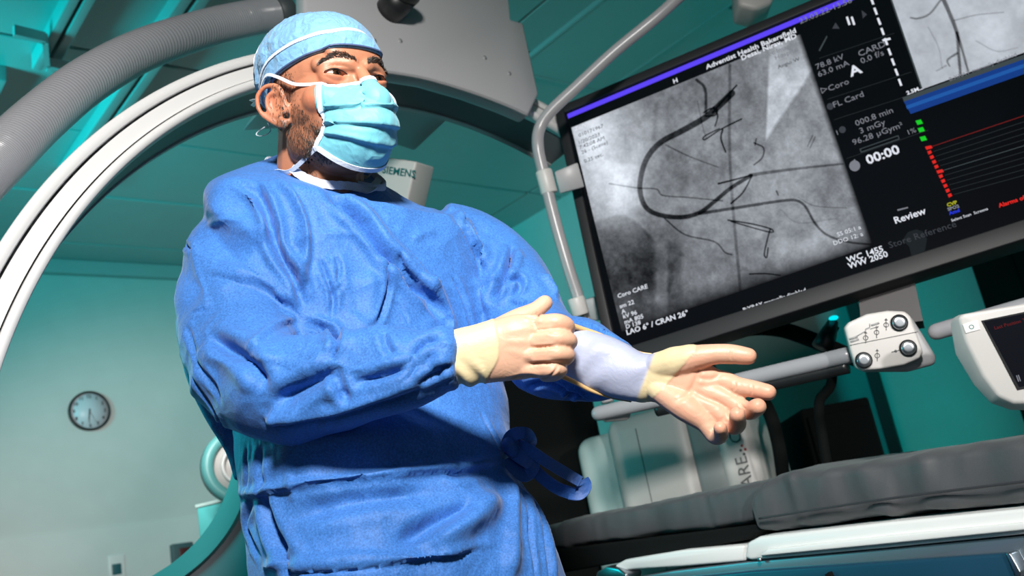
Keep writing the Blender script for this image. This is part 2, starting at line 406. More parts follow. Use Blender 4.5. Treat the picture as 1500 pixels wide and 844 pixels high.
# wall clock
ck = onplane(130, 603, room(0, WV, 0), VV); cr_ = 0.118
cl = thing('wall_clock', 'round white wall clock with a black rim, showing about half past six', 'clock', ck)
def disc(c, n, up, r, y0, y1, k=40):
    n = norm(n); up = norm(up); s = np.cross(up, n); th = np.linspace(0, 2*pi, k, endpoint=False)
    ring = lambda rr, y: c+n*y+rr*(np.cos(th)[:, None]*s+np.sin(th)[:, None]*up)
    return loft([ring(r, y0), ring(r, y1)])
def annulus(c, n, up, r0, r1, y0, y1, k=48, bev=0.0):
    n = norm(n); up = norm(up); s = np.cross(up, n); th = np.linspace(0, 2*pi, k, endpoint=False)
    ring = lambda rr, y: c+n*y+rr*(np.cos(th)[:, None]*s+np.sin(th)[:, None]*up)
    rs = [ring(r0, y0), ring(r1, y0), ring(r1, y1-bev), ring(r1-bev, y1), ring(r0+bev, y1), ring(r0, y1-bev), ring(r0, y0)]
    return loft(rs, True, False)
nW = -VV
meshobj('dial', *disc(ck, nW, ZZ, cr_*0.93, 0.0, 0.016), mat('clock_dial', (0.62, 0.66, 0.72), 0.4), cl)
meshobj('rim', *annulus(ck, nW, ZZ, cr_*0.9, cr_, 0, 0.032, bev=0.004), M_black, cl)
sx = np.cross(ZZ, nW)
for h in range(1, 13):
    a = 2*pi*h/12; p = ck+nW*0.0165+(sx*sin(a)+ZZ*cos(a))*cr_*0.74
    text('numeral', str(h), p-ZZ*0.009, sx, ZZ, 0.028, M_black, cl, 0.0008, 'CENTER', 0.0008)
def hand(name, ang, ln, w):
    d = sx*sin(ang)+ZZ*cos(ang); s = np.cross(d, nW); q = ck+nW*0.018
    meshobj(name, *prism([q-s*w-d*0.012, q+s*w-d*0.012, q+s*w*.5+d*ln, q-s*w*.5+d*ln], nW*0.0015), M_black, cl, smooth=False)
hand('hour_hand', radians(188), 0.052, 0.0042); hand('minute_hand', radians(186), 0.075, 0.003); hand('second_hand', radians(155), 0.078, 0.001)
# wall sockets, wall cable
so = onplane(170, 832, room(0, WV, 0), VV)
ws = thing('wall_socket', 'white wall socket plate with a teal insert below the clock', 'socket', so)
meshobj('plate', *bbox((-0.045, -0.07, 0), (0.045, 0.07, 0.022), 0.006, np.array([sx, ZZ, nW]), so), M_white, ws)
meshobj('insert', *bbox((-0.03, -0.04, 0.02), (0.022, 0.02, 0.027), 0.003, np.array([sx, ZZ, nW]), so), mat('socket_teal', (0.02, 0.11, 0.13), 0.4), ws)
so = onplane(263, 812, room(0, WV, 0), VV)
ws = thing('wall_box', 'small dark wall box with a dull red lamp beside the teal box', 'switch box', so)
meshobj('housing', *bbox((-0.06, -0.07, 0), (0.07, 0.06, 0.05), 0.008, np.array([sx, ZZ, nW]), so), mat('teal_grey_box', (0.05, 0.10, 0.11), 0.5), ws)
meshobj('red_panel', *bbox((-0.02, -0.05, 0.045), (0.05, 0.03, 0.055), 0.004, np.array([sx, ZZ, nW]), so), mat('dull_red', (0.08, 0.012, 0.012), 0.4), ws, label='dull red panel')
pw = [onplane(x, y, room(0, WV-0.015, 0), VV) for x, y in ((265, 430), (271, 490), (275, 535), (287, 568), (312, 578), (345, 578), (380, 575))]
tag(meshobj('wall_conduit', *pipe(pw, 0.014, 10, 40), M_grey), 'thin grey conduit bending on the wall left of the elbow', 'conduit')

# ------------------------------------------------------------------ C-arm ring
SC = 1.4; RC = CP+(np.array([.04425, 1.4132, .8618])-CP)*SC; _t, _p = .80143, .13416
RN = np.array([sin(_t)*cos(_p), -cos(_t)*cos(_p), sin(_p)]); RE2 = norm(ZZ-RN*(ZZ @ RN)); RE1 = np.cross(RE2, RN)
RI = 0.8*SC; RW = 0.0486*SC*1.05; RB = 0.0826*SC
arm = thing('imaging_arc', 'large white curved imaging arc sweeping behind the person from lower left to the monitor', 'medical scanner', RC+RE1*(-RI)*0.9+RE2*0.0)
def sweep(profile, a0, a1, k=150, closed=True):
    rings = []
    for A in np.linspace(radians(a0), radians(a1), k):
        d = RE1*cos(A)+RE2*sin(A)
        rings.append(np.array([RC+d*(RI+r)-RN*b for r, b in profile]))
    return loft(rings, closed, True)
A0, A1 = 68, 196
w = RW
meshobj('arc_body', *sweep([(w*.97, 0.012), (w*.97, RB), (0.003, RB), (0.003, 0.012)], A0, A1), mat('arc_body_grey', (0.13, 0.14, 0.15), 0.38), arm, smooth=False)
meshobj('outer_band', *sweep([(w, 0.004), (w, RB*0.8), (w*.94, RB*0.8), (w*.80, 0.014), (w*.70, 0.004), (w*.73, 0.0), (w*.97, 0.0)], A0, A1), M_white, arm)
meshobj('groove_strip', *sweep([(w*.72, 0.012), (w*.72, 0.02), (w*.60, 0.02), (w*.60, 0.012)], A0, A1), M_black, arm, smooth=False)
meshobj('centre_band', *sweep([(w*.645, 0.004), (w*.645, 0.02), (w*.275, 0.02), (w*.275, 0.004)], A0, A1), M_white, arm, smooth=False)
meshobj('groove_line', *sweep([(w*.275, 0.008), (w*.275, 0.02), (w*.235, 0.02), (w*.235, 0.008)], A0, A1), M_black, arm, smooth=False)
meshobj('inner_band', *sweep([(w*.238, 0.002), (w*.238, 0.02), (0.0, 0.02), (0.0, 0.006), (w*.03, -0.003), (w*.16, -0.006), (w*.22, -0.003)], A0, A1), M_white, arm)
meshobj('rear_rim', *sweep([(0.0, RB), (0.0, RB+.012), (w, RB+.012), (w, RB)], A0, A1), M_rail, arm, smooth=False)
# big grey housing over the ring
HP = RC+RN*0.045
hp = [(440, -120), (446, 20), (450, 92), (500, 100), (563, 104.5), (625, 115), (689, 134), (740, 153), (775, 168.5), (790, 138), (767, 33), (749, 28), (735, -120)]
poly = [onplane(x, y, HP, RN) for x, y in hp]
hs = thing('scanner_housing', 'grey ceiling-hung scanner housing above and behind the cap', 'medical scanner', np.mean(poly, 0))
meshobj('cover', *bevel(prism(poly, -RN*0.040), 0.008, 2), M_cover, hs)
bk_ = [RC+(RE1*cos(radians(a))+RE2*sin(radians(a)))*(RI+RW+.015)-RN*0.005 for a in np.linspace(82, 108, 9)]
bk_ += [onplane(x, y, RC-RN*0.005, RN) for x, y in ((560, -80), (715, -80))]
meshobj('rear_box', *bevel(prism(bk_, -RN*0.36), 0.008, 2), M_cover, hs)
meshobj('cover_lip', *pipe([onplane(x, y, HP+RN*0.002, RN) for x, y in ((480, 99), (563, 105.5), (625, 116), (689, 135), (740, 154), (773, 169))], 0.004, 8, 40), M_grey, hs)
for x, y in ((548, 60), (586, 60), (710, 85), (746, 108), (520, 40)):
    c = onplane(x, y, HP, RN); meshobj('screw', *disc(c, RN, ZZ, 0.006, -0.002, 0.0015, 14), M_grey, hs)
c = onplane(592, -8, HP+RN*0.06, RN)
meshobj('knob', *cat([tube([c-RN*0.07, c+RN*0.0], 0.034, 28), ellipsoid(c, (0.040, 0.040, 0.028))]), M_black, hs)
# sign plate on the lower unit
sp = thing('scanner_sign', 'white plate lettered in teal behind the left shoulder, right of the mask', 'sign', P(590, 252, 2.3))
q0 = P(553, 231, 2.3); ex = norm(P(619, 240, 2.26)-q0); ey = norm(UP+0.08*RT-ex*(UP@ex)); ez = np.cross(ex, ey); axs = np.array([ex, ey, ez])
meshobj('plate', *bbox((-0.05, -0.20, -0.10), (0.118, 0.004, 0), 0.006, axs, q0), M_shell, sp)
text('sign_lettering', 'SIEMENS', q0+ex*0.024-ey*0.038+ez*0.0006, ex, ey, 0.0270, M_tealink, sp, 0.0006, bold=0.0006)

cs = q0+ex*.03-ez*.05-ey*.1; meshobj('stem', *tube([cs, np.array([cs[0], cs[1], 0.02])], 0.025, 14), M_grey, sp); meshobj('foot', *tube([np.array([cs[0], cs[1], 0.0]), np.array([cs[0], cs[1], 0.03])], 0.16, 24), M_grey, sp)
# ribbed hose
hpth = [P(-420, 1150, .95), P(-300, 800, 1.0), P(-190, 500, 1.10), P(-90, 330, 1.22), P(-40, 270, 1.28), P(0, 231, 1.34), P(60, 173, 1.44), P(130, 117, 1.56), P(210, 73, 1.72), P(300, 42, 1.90), P(370, 26, 2.0), P(421, 18, 2.06)]
pp = crom(hpth, 1900); L_ = np.sum(np.linalg.norm(np.diff(pp, axis=0), axis=1)); u_ = np.linspace(0, 1, 1900)
hr = 0.0415*(1+0.035*(np.abs(np.sin(u_*pi*L_/0.0085))**0.8))
ho = thing('ribbed_hose', 'thick grey ribbed cable hose arching across the top left corner', 'hose', pp[700])
meshobj('hose_tube', *tube(pp, hr, 28), M_hose, ho)
meshobj('end_collar', *tube([pp[1830], pp[1834], pp[1894], pp[1899]], [0.043, 0.046, 0.046, 0.043], 32), M_slate, ho)

# rounded base unit, box and lamp head at lower left
def yplane(pts, Y, yaw=0.0):
    n = np.array([sin(yaw), -cos(yaw), 0]); p0 = P(pts[0][0], pts[0][1], Y); return [onplane(x, y, p0, n) for x, y in pts], n
cv = [(190, 870), (225, 846), (262, 822), (295, 792), (322, 755), (340, 715), (352, 670)]
cvs = crom(cv, 26)
pl, n = yplane([tuple(c) for c in cvs], 2.3, radians(-20))
pl2, _ = yplane([(250+0*i, 846) for i in range(1)], 2.3, radians(-20))
inn = [onplane(c[0]+16+8*i/25, c[1]+18, pl[0], n) for i, c in enumerate(cvs)]
far = [onplane(520, 670, pl[0], n), onplane(520, 1150, pl[0], n), onplane(190, 1150, pl[0], n)]
bu = thing('floor_unit', 'curved grey base unit with a teal-lit rim at the lower left of the gown', 'medical scanner', P(400, 1150, 2.3)*np.array([1, 1, 0]))
meshobj('body', *bevel(prism(pl+far, -n*0.30), 0.006, 2), mat('base_slate', (0.12, 0.13, 0.14), 0.45), bu)
rim = [np.array([a, a-n*0.30, (a+b)/2-n*0.30, b+n*0.0, b+n*0.015, a+n*0.015]) for a, b in zip(pl, inn)]
meshobj('rim', *loft(rim), mat('rim_painted_teal_light', (0.06, 0.28, 0.28), 0.4), bu, smooth=False, label='smooth curved rim with teal light put into its colour')  # teal light on the rim is painted into its base colour
c = P(314, 765, 3.3)
bx = thing('teal_box', 'small turquoise box standing behind the curved base unit', 'box', c-ZZ*0.08)
ax3 = np.array([norm([1, -.3, 0]), norm([.3, 1, 0]), ZZ]); 
meshobj('box_body', *bbox((-0.066, 0, -0.12), (0.10, 0.12, 0.06), 0.006, ax3, c), mat('turquoise_plastic', (0.10, 0.50, 0.50), 0.35), bx)
meshobj('box_lid', *bbox((-0.070, -0.004, 0.06), (0.104, 0.124, 0.072), 0.003, ax3, c), mat('pale_lid', (0.45, 0.62, 0.60), 0.35), bx)
meshobj('stand', *box((-0.03, 0.03, -c[2]), (0.03, 0.09, -0.12), ax3, c), M_grey, bx, smooth=False)
c = P(352, 682, 3.05); ln = norm(CP-c+np.array([.6, 0, 0.3]))
lh = thing('round_lamp_head', 'round white lamp head half hidden behind the gown at left', 'lamp', c)
meshobj('shell', *annulus(c, ln, ZZ, 0.085, 0.122, -0.02, 0.03, bev=0.01), mat('lamp_shell_teal', (0.12, 0.40, 0.40), 0.4), lh)
meshobj('reflector', *disc(c, ln, ZZ, 0.088, -0.02, 0.012), M_shell, lh)
meshobj('inner_ring', *annulus(c, ln, ZZ, 0.052, 0.064, 0.01, 0.03, bev=0.004), M_white, lh)
meshobj('stem', *tube([c-ln*0.02, c-ln*0.06-ZZ*0.05, np.array([c[0], c[1], 0])-ln*0.06], 0.018, 10), M_grey, lh)

# ------------------------------------------------------------------ monitor
MW = np.array([-0.17926853, -0.01516815, -0.36970902]); th = np.linalg.norm(MW); kx = MW/th
K = np.array([[0, -kx[2], kx[1]], [kx[2], 0, -kx[0]], [-kx[1], kx[0], 0]]); MM = np.eye(3)+sin(th)*K+(1-cos(th))*K@K
MS = 0.935; MO = CP+(np.array([0.25579352, 2.4232607, 1.96478329])-CP)*MS
MX = MM[:, 0]; MN = -MM[:, 1]; MZ = MM[:, 2]        # right, toward viewer, up
def mp(x, z, off=0.0): return MO+MX*x*MS+MZ*z*MS+MN*off
def mpx(px, py, off=0.0): return onplane(px, py, MO+MN*off, MN)
ax = np.array([MX, MN, MZ])
mon = thing('display_monitor', 'large tilted black medical monitor showing an angiogram and patient data', 'monitor', mp(0.6, -0.3, -0.15))
W0, W1, H0, H1 = -0.046, 1.30, -0.715, 0.080
def mbox(x0, x1, z0, z1, d0, d1, w=0.0):
    lo = (x0*MS, d0, z0*MS); hi = (x1*MS, d1, z1*MS)
    return bbox(lo, hi, w, ax, MO) if w else box(lo, hi, ax, MO)
meshobj('housing', *mbox(W0+.004, W1-.004, H0+.004, H1-.004, -0.07, -0.002, 0.008), M_bezel, mon)
meshobj('bezel', *cat([mbox(W0, -0.020, H0, H1, -0.05, 0.008, 0.003), mbox(W1-.03, W1, H0, H1, -0.05, 0.008, 0.003), mbox(-0.020, W1-.03, 0.053, H1, -0.05, 0.008, 0.003), mbox(-0.020, W1-.03, H0, -0.672, -0.05, 0.008, 0.003)]), M_bezel, mon)
def emis(name, col, s=1.0, gloss=True, attr=None):
    m = bpy.data.materials.new(name); m.use_nodes = True; nt = m.node_tree; b = nt.nodes['Principled BSDF']
    b.inputs['Base Color'].default_value = (0.002, 0.002, 0.003, 1); b.inputs['Roughness'].default_value = 0.12; b.inputs['Specular IOR Level'].default_value = 0.3
    b.inputs['Emission Color'].default_value = tuple(col[:3])+(1,); b.inputs['Emission Strength'].default_value = s
    if attr:
        a = nd(nt, 'ShaderNodeVertexColor', layer_name=attr); nt.links.new(a.outputs[0], b.inputs['Emission Color'])
    return m
E_off = emis('screen_black', (0.0015, 0.0022, 0.0028), 1.0)
E_text = emis('screen_white_text', (0.75, 0.78, 0.85), 1.0)
E_dim = emis('screen_grey_text', (0.20, 0.21, 0.24), 1.0)
E_dimmer = emis('screen_dim_text', (0.045, 0.05, 0.06), 1.0)
E_violet = emis('screen_violet_bar', (0.10, 0.055, 0.85), 1.1)
E_blue = emis('screen_blue_bar', (0.008, 0.045, 0.24), 1.0)
E_blue2 = emis('screen_blue_bar_light', (0.015, 0.10, 0.38), 1.0)
E_red = emis('screen_red', (0.75, 0.02, 0.015), 1.0)
E_redl = emis('screen_dark_red', (0.16, 0.012, 0.012), 1.0)
E_green = emis('screen_green', (0.01, 0.6, 0.02), 1.0)
E_yel = emis('screen_yellow', (0.4, 0.4, 0.02), 1.0)
E_bl = emis('screen_pure_blue', (0.02, 0.04, 0.7), 1.0)
E_line = emis('screen_faint_line', (0.018, 0.022, 0.024), 1.0)
E_line2 = emis('screen_grey_line', (0.05, 0.065, 0.07), 1.0)
E_xray = emis('screen_xray_image', (1, 1, 1), 1.0, attr='xray')
meshobj('screen', *mbox(-0.020, W1-.03, -0.672, 0.053, -0.004, 0.0), E_off, mon, smooth=False)
def mquad(name, pts, m, off=0.0012, label=None):
    return meshobj(name, [mpx(x, y, off) for x, y in pts]+[mpx(x, y, off-0.0008) for x, y in pts], [tuple(range(len(pts))), tuple(range(len(pts), 2*len(pts)))[::-1]]+[(i, i+len(pts), (i+1) % len(pts)+len(pts), (i+1) % len(pts)) for i in range(len(pts))], m, mon, smooth=False, label=label)
meshobj('violet_bar', *mbox(-0.014, 0.79, 0.0345, 0.049, -0.001, 0.0015), E_violet, mon, smooth=False, label='glowing violet title bar')

def segd(X, Y, pts):
    d = np.full(X.shape, 1e9); tt = np.zeros(X.shape); n = len(pts)-1
    for i in range(n):
        ax_, ay = pts[i][:2]; bx_, by = pts[i+1][:2]; vx, vy = bx_-ax_, by-ay
        t = np.clip(((X-ax_)*vx+(Y-ay)*vy)/(vx*vx+vy*vy+1e-9), 0, 1); q = np.hypot(X-ax_-t*vx, Y-ay-t*vy)
        k = q < d; d = np.where(k, q, d); tt = np.where(k, (i+t)/n, tt)
    return d, tt
def vnoise(X, Y, s, seed):
    r = np.random.RandomState(seed); G = r.rand(64, 64); x = X/s; y = Y/s; i = np.floor(x).astype(int); j = np.floor(y).astype(int)
    fx = x-i; fy = y-j; fx = fx*fx*(3-2*fx); fy = fy*fy*(3-2*fy); i %= 64; j %= 64; a = (i+1) % 64; b = (j+1) % 64
    return G[i, j]*(1-fx)*(1-fy)+G[a, j]*fx*(1-fy)+G[i, b]*(1-fx)*fy+G[a, b]*fx*fy
def blob(X, Y, cx, cy, rx, ry, ang=0):
    a = radians(ang); x = (X-cx)*cos(a)+(Y-cy)*sin(a); y = -(X-cx)*sin(a)+(Y-cy)*cos(a); return np.exp(-((x/rx)**2+(y/ry)**2))
def grid_panel(name, corners, nx, ny, fn, label):
    c = [mpx(x, y, 0.001) for x, y in corners]; u = np.linspace(0, 1, nx); v = np.linspace(0, 1, ny); Ug, Vg = np.meshgrid(u, v)
    p = ((1-Ug)*(1-Vg))[..., None]*c[0]+(Ug*(1-Vg))[..., None]*c[1]+(Ug*Vg)[..., None]*c[2]+((1-Ug)*Vg)[..., None]*c[3]
    p = p.reshape(-1, 3); px = proj(p); idx = np.arange(nx*ny).reshape(ny, nx)
    Fc = np.stack([idx[:-1, :-1], idx[1:, :-1], idx[1:, 1:], idx[:-1, 1:]], -1).reshape(-1, 4)
    o = meshobj(name, p, Fc, E_xray, mon, smooth=False, label=label)
    g = fn(px[:, 0], px[:, 1], Ug.ravel(), Vg.ravel()); g = np.clip(g, 0, 1)
    lin = g**2.2; attr_color(o.data, 'xray', np.stack([lin*0.90, lin*0.965, lin*1.06], 1)); return o
def angio(px, py, u, v):
    X = (px-800)*1.624; Y = py*1.624
    g = 0.50+0*X
    g += 0.36*blob(X, Y, 150, 390, 105, 150, -12)+0.16*blob(X, Y, 180, 480, 60, 75)+0.10*blob(X, Y, 110, 320, 60, 60)
    g -= 0.16*blob(X, Y, 200, 640, 130, 120)+0.10*blob(X, Y, 420, 640, 130, 70)-0.06*blob(X, Y, 380, 620, 60, 60)
    g -= 0.09*blob(X, Y, 300, 420, 80, 90)
    g += 0.10*blob(X, Y, 560, 420, 150, 130)+0.10*blob(X, Y, 620, 600, 120, 60)
    wedge = np.clip(((X-(520-(Y-330)*0.04)))/6, 0, 1)*np.clip((((610+(210-Y)*0.05)-(X+(Y-210)*0.62)))/10, 0, 1)*(Y < 345)
    g += 0.26*wedge*np.clip((Y-80)/120, 0.3, 1)
    g += 0.12*blob(X, Y, 655, 250, 30, 110, -18)
    lung = np.clip((Y-(520+(X-120)*0.30+30*np.sin(X/40)))/8, 0, 1)*np.clip((265-X)/12, 0, 1); g -= 0.13*lung
    g -= 0.10*np.clip((Y-(570))/20, 0, 1)*np.clip((X-285)/8, 0, 1)*np.clip((330-X)/12, 0, 1)
    for s, a, k in ((60, .14, 1), (26, .10, 2), (11, .08, 3), (4.5, .06, 4), (2.2, .05, 5)): g += a*(vnoise(X+900, Y+900, s, k)-0.5)
    def ves(pts, w0, w1, dark, soft=1.3):
        nonlocal g
        d, t = segd(X, Y, [tuple(q) for q in crom(pts, max(len(pts)*6, 12))] if len(pts) > 2 else pts)
        w = w0+(w1-w0)*t; g = g-dark*np.clip((w/2+soft-d)/(soft*1.6), 0, 1)
    ves([(442, 222), (400, 262), (370, 285), (320, 313), (275, 337), (245, 368), (229, 405), (223, 450), (235, 490), (265, 510), (320, 517), (365, 506), (400, 480), (440, 447), (487, 418)], 15, 8, .36)
    ves([(365, 508), (430, 498), (500, 487), (560, 478), (595, 477), (617, 492), (640, 532), (670, 560), (720, 576), (775, 582)], 7, 4, .30)
    ves([(485, 417), (530, 410), (610, 400), (705, 390)], 8, 4, .22)
    ves([(437, 155), (438, 400), (462, 690)], 6, 6, .15, 2)
    ves([(358, 190), (378, 212), (380, 268)], 6, 6, .26)
    ves([(453, 203), (425, 235), (396, 268)], 3.5, 3.5, .42, .8)
    ves([(398, 255), (408, 275), (402, 300)], 4, 2.5, .4, .8); ves([(375, 268), (392, 258), (408, 262), (400, 275), (378, 276)], 3, 3, .36, .8)
    ves([(465, 283), (415, 308), (378, 332), (377, 324), (412, 306)], 3, 2.5, .42, .8)
    ves([(420, 308), (416, 330), (427, 362)], 4, 3, .42, .8)
    ves([(410, 437), (450, 427), (490, 416)], 4, 3, .42, .8); ves([(490, 418), (468, 458), (440, 484)], 3, 4, .38, .8)
    ves([(433, 524), (490, 533), (535, 545), (530, 552), (440, 527)], 3, 2.4, .42, .8); ves([(533, 545), (525, 575), (519, 605), (525, 612), (528, 590)], 3, 3, .40, .8)
    ves([(484, 652), (520, 651), (557, 655)], 2.6, 2.6, .42, .8)
    ves([(495, 340), (517, 352), (514, 375), (495, 392)], 3.5, 3, .30, 1); ves([(500, 330), (497, 345)], 3, 3, .25, 1)
    ves([(150, 437), (215, 447), (262, 450), (278, 465), (340, 470), (420, 478)], 3, 2.4, .22, 1)
    ves([(282, 520), (330, 558), (400, 575), (425, 600), (442, 606)], 3.4, 2.6, .24, 1)
    ves([(285, 345), (340, 372), (410, 398)], 3, 2, .18, 1); ves([(360, 240), (372, 300), (382, 330)], 2.4, 2, .12, 1)
    ves([(262, 250), (258, 330)], 10, 8, .07, 5); ves([(600, 470), (640, 490), (715, 495)], 2.4, 2, .12, 1)
    ves([(622, 348), (634, 322)], 2, 2, .2, 1); ves([(628, 352), (640, 326)], 2, 2, .2, 1)
    ves([(300, 640), (292, 690)], 8, 8, .07, 5); ves([(548, 455), (552, 464)], 4, 3, .3, 1)
    ves([(560, 500), (600, 530), (690, 520)], 3, 2, .08, 2)
    g *= np.clip((1-u)/0.02, 0, 1)**0.5*np.clip((1-v)/0.09, 0.0, 1)**0.35
    return g
AC = [(837, 187), (1173, 50), (1279.5, 360), (911, 487)]
grid_panel('angiogram_image', AC, 470, 440, angio, 'grey heart angiogram with a dark looping vessel')
def angio2(px, py, u, v):
    g = 0.74+0*px
    for s, a, k in ((30, .08, 11), (9, .05, 12), (3, .03, 13)): g += a*(vnoise(px, py+500, s, k)-0.5)
    def ves(pts, w0, w1, dark, soft=.8):
        nonlocal g
        d, t = segd(px, py, [tuple(q) for q in crom(pts, 24)]); w = w0+(w1-w0)*t; g = g-dark*np.clip((w/2+soft-d)/(soft*1.6), 0, 1)
    ves([(1380, -5), (1392, 22), (1402, 50), (1404, 75), (1407, 110)], 6, 3.5, .36); ves([(1402, 48), (1410, 75), (1418, 104)], 4, 2.5, .33)
    ves([(1378, 0), (1362, 20), (1345, 27), (1334, 26)], 2.5, 2, .3); ves([(1402, 78), (1388, 88), (1391, 97)], 3, 1.5, .32)
    ves([(1398, 30), (1430, 22), (1470, 18)], 1.8, 1, .18); ves([(1386, 96), (1372, 104)], 1.8, 1, .2); ves([(1360, 40), (1375, 70), (1380, 100)], 1.5, 1, .12); ves([(1430, 60), (1460, 75), (1490, 70)], 2, 1, .12)
    g += 0.1*blob(px, py, 1450, 60, 30, 40)
    return g
grid_panel('vessel_image', [(1302, -8), (1575, -110), (1625, 32), (1350, 131)], 200, 110, angio2, 'pale vessel image')
mquad('caption_strip', [(1304, -2), (1306, -3), (1351.5, 130), (1349.5, 131)], E_line2)
mquad('blue_bar', [(1324, 149), (1620, 44), (1632, 62), (1334, 167)], E_blue, 0.0012, 'blue window title bar')
mquad('blue_bar_light', [(1327, 155), (1622, 50), (1624, 55), (1329, 160)], E_blue2, 0.0016)
mquad('grey_bar', [(1322, 143), (1590, 48), (1592, 54), (1324, 149)], E_line2, 0.0016)
# lettering: ex direction along the screen, size from photo pixels
def mtext(px, py, s, h, m, align='LEFT', bold=0.0):
    o_ = mpx(px, py, 0.0022); hh = np.linalg.norm(mpx(px, py-h, 0.0022)-o_)*1.27
    return text('screen_text', s, o_, MX, MZ, hh, m, mon, 0.0003, align, bold)
B = 0.0004
mtext(1167, 47, 'Adventist Health Bakersfield', 8.0, E_text, 'RIGHT', B); mtext(1168, 55, 'Desai, Nirav, MD', 8.0, E_text, 'RIGHT', B)
mtext(1169, 65, 'Unspec Imaging', 7, E_dim, 'RIGHT'); mtext(1170, 74, 'Hospital', 7, E_dim, 'RIGHT'); mtext(1172, 88, 'Angio W', 6, E_dimmer, 'RIGHT')
mtext(990, 121, 'H', 7, E_text, 'CENTER', B); mtext(878, 332, 'R', 6, E_dim)
mtext(842, 192, 'Zo/Vitals', 6.5, E_text, bold=B); mtext(848, 201, '010171967', 6, E_dimmer)
mtext(847, 212, '1/20/2023', 6, E_dimmer); mtext(849, 219, '7:42:08 AM', 6, E_dimmer); mtext(852, 226, '26 - (Scene)', 6, E_dimmer); mtext(856, 239, '0.25 sec.', 6, E_dimmer)
for (x, y, s) in ((905, 437, 'Coro CARE'), (908, 452, 'sm 22'), (911, 460, 'A'), (913, 467, 'kV 96'), (915, 475, 'mA 805'), (917, 482, 'D 138')): mtext(x, y, s, 7.0, E_text, bold=B*.5)
mtext(918, 491, "LAO 6\u00b0 / CRAN 26\u00b0", 8.5, E_text, bold=B)
mtext(1089, 457, 'B:XRAY manually disabled', 6.5, E_text, bold=B*.5)
mtext(1262, 335, 'SS 05:1 a', 7.0, E_text, 'RIGHT'); mtext(1265, 345, 'DDO 12: a', 7.0, E_text, 'RIGHT')
mtext(1242, 385, 'WC 1455', 9.5, E_text, bold=B); mtext(1244, 394, 'WW 2050', 9.5, E_text, bold=B)
mtext(1172, 35, '23.03.22-13:56', 8.5, E_dim); mtext(1196, 102, '78.8 kV', 9, E_dim); mtext(1199, 113, '63.0 mA', 9, E_dim)
mtext(1299, 67, 'CARD', 10, E_dim, 'RIGHT'); mtext(1296, 80, '0.0 f/s', 9.5, E_dim, 'RIGHT'); mtext(1247, 112, 'A', 16, E_text, bold=0.001)
mtext(1214, 134, 'Coro', 9.5, E_dim); mtext(1203, 137, '\u25b7', 8, E_dim); mtext(1221, 158, 'FL Card', 9.5, E_dim)
mtext(1254, 185, '000.8 min', 9.5, E_dim); mtext(1260, 196, '3 mGy', 9.5, E_dim); mtext(1250, 213, '96.28 \u00b5Gym\u00b2', 9.5, E_dim)
mtext(1226, 198, 'I', 8, E_dim); mtext(1271, 241, '00:00', 15, E_text, bold=0.0008); mtext(1329, 198, '1%', 8, E_dim)
mtext(1311, 328, 'Review', 11, E_text, bold=B); mtext(1303, 364, 'Store Reference', 10.5, E_dimmer)
mtext(1391, 119, 'B:XRAY manually disabled', 6, E_dim); mtext(1329, 139, '2.5M...', 6, E_text, bold=B)
mtext(1464, 304, 'Alarms off', 6.5, E_red, bold=B); mtext(1394, 325, 'Select Scan  Screens', 4.5, E_text)
mtext(1388, 303, 'CVP', 5.5, E_yel, bold=B); mtext(1389, 309, 'SPO2', 5, E_dim, bold=B); mtext(1391, 315, 'Amd', 5.5, E_bl, bold=B)
for x, y in ((1341, 181), (1344, 192), (1347, 205)): mquad('green_mark', [(x, y-4), (x+8, y-6), (x+11, y), (x+3, y+2)], E_green); 
for k in range(11):
    t = k/10; x = 1357+t*33-2; y = 217+t*70; w_ = 9 if k in (0, 5) else 5
    mquad('red_mark', [(x, y-2), (x+w_, y-4), (x+w_+2, y), (x+2, y+2.5)], E_red)
    m_ = E_redl if k == 0 else (E_line2 if k == 5 else E_line)
    mquad('trace_line', [(x+9, y-2.5), (1640, y-2.5-(1640-x-9)*0.335+k*1.5), (1640, y-1.2-(1640-x-9)*0.335+k*1.5), (x+9, y-1.4)], m_)
for k in range(9):
    t = k/8.6; x = 1274+t*44; y = -3+t*128
    mquad('dash', [(x, y), (x+3.2, y-1), (x+7, y+9), (x+3.8, y+10)], E_text)
mquad('dash', [(1292, 58), (1304, 55), (1305, 58), (1294, 61)], E_text)
for x in (1239, 1246): mquad('pause_bar', [(x, 25), (x+3, 24), (x+7, 36), (x+4, 37)], E_text)
mquad('arrow_mark', [(1219, 42), (1224, 33), (1230, 42)], E_dimmer); mquad('arrow_mark', [(1262, 15), (1270, 21), (1264, 27)], E_dimmer)
mquad('progress_frame', [(1259, 218), (1316, 198), (1318, 204), (1261, 224)], E_line2); mquad('progress_fill', [(1261, 218.5), (1315, 199.7), (1316.4, 203.2), (1262, 222)], E_off, 0.0018)
def mdisc(px, py, r, m, name='round_mark'):
    mquad(name, [(px+r*cos(a), py+r*sin(a)) for a in np.linspace(0, 2*pi, 18, endpoint=False)], m)
mdisc(1252, 243, 8, E_dim); mquad('round_mark', [(1249, 236), (1252, 233), (1254, 236)], E_dim); mdisc(1216, 156, 5, E_dimmer); mdisc(1234, 190, 5, E_dimmer)
mquad('person_mark', [(1322, 352), (1330, 340), (1342, 336), (1352, 339), (1358, 350), (1354, 374), (1336, 379), (1332, 362)], emis('screen_ghost_icon', (0.010, 0.014, 0.016)), 0.0012)
mquad('review_mark', [(1314, 307), (1330, 303), (1330, 305), (1315, 309)], E_dim)
for (a, b) in (((1200, 85), (1310, 48)), ((1212, 145), (1335, 105)), ((1222, 175), (1345, 135)), ((1240, 232), (1360, 190))):
    mquad('divider', [a, b, (b[0], b[1]+1), (a[0], a[1]+1)], E_line)
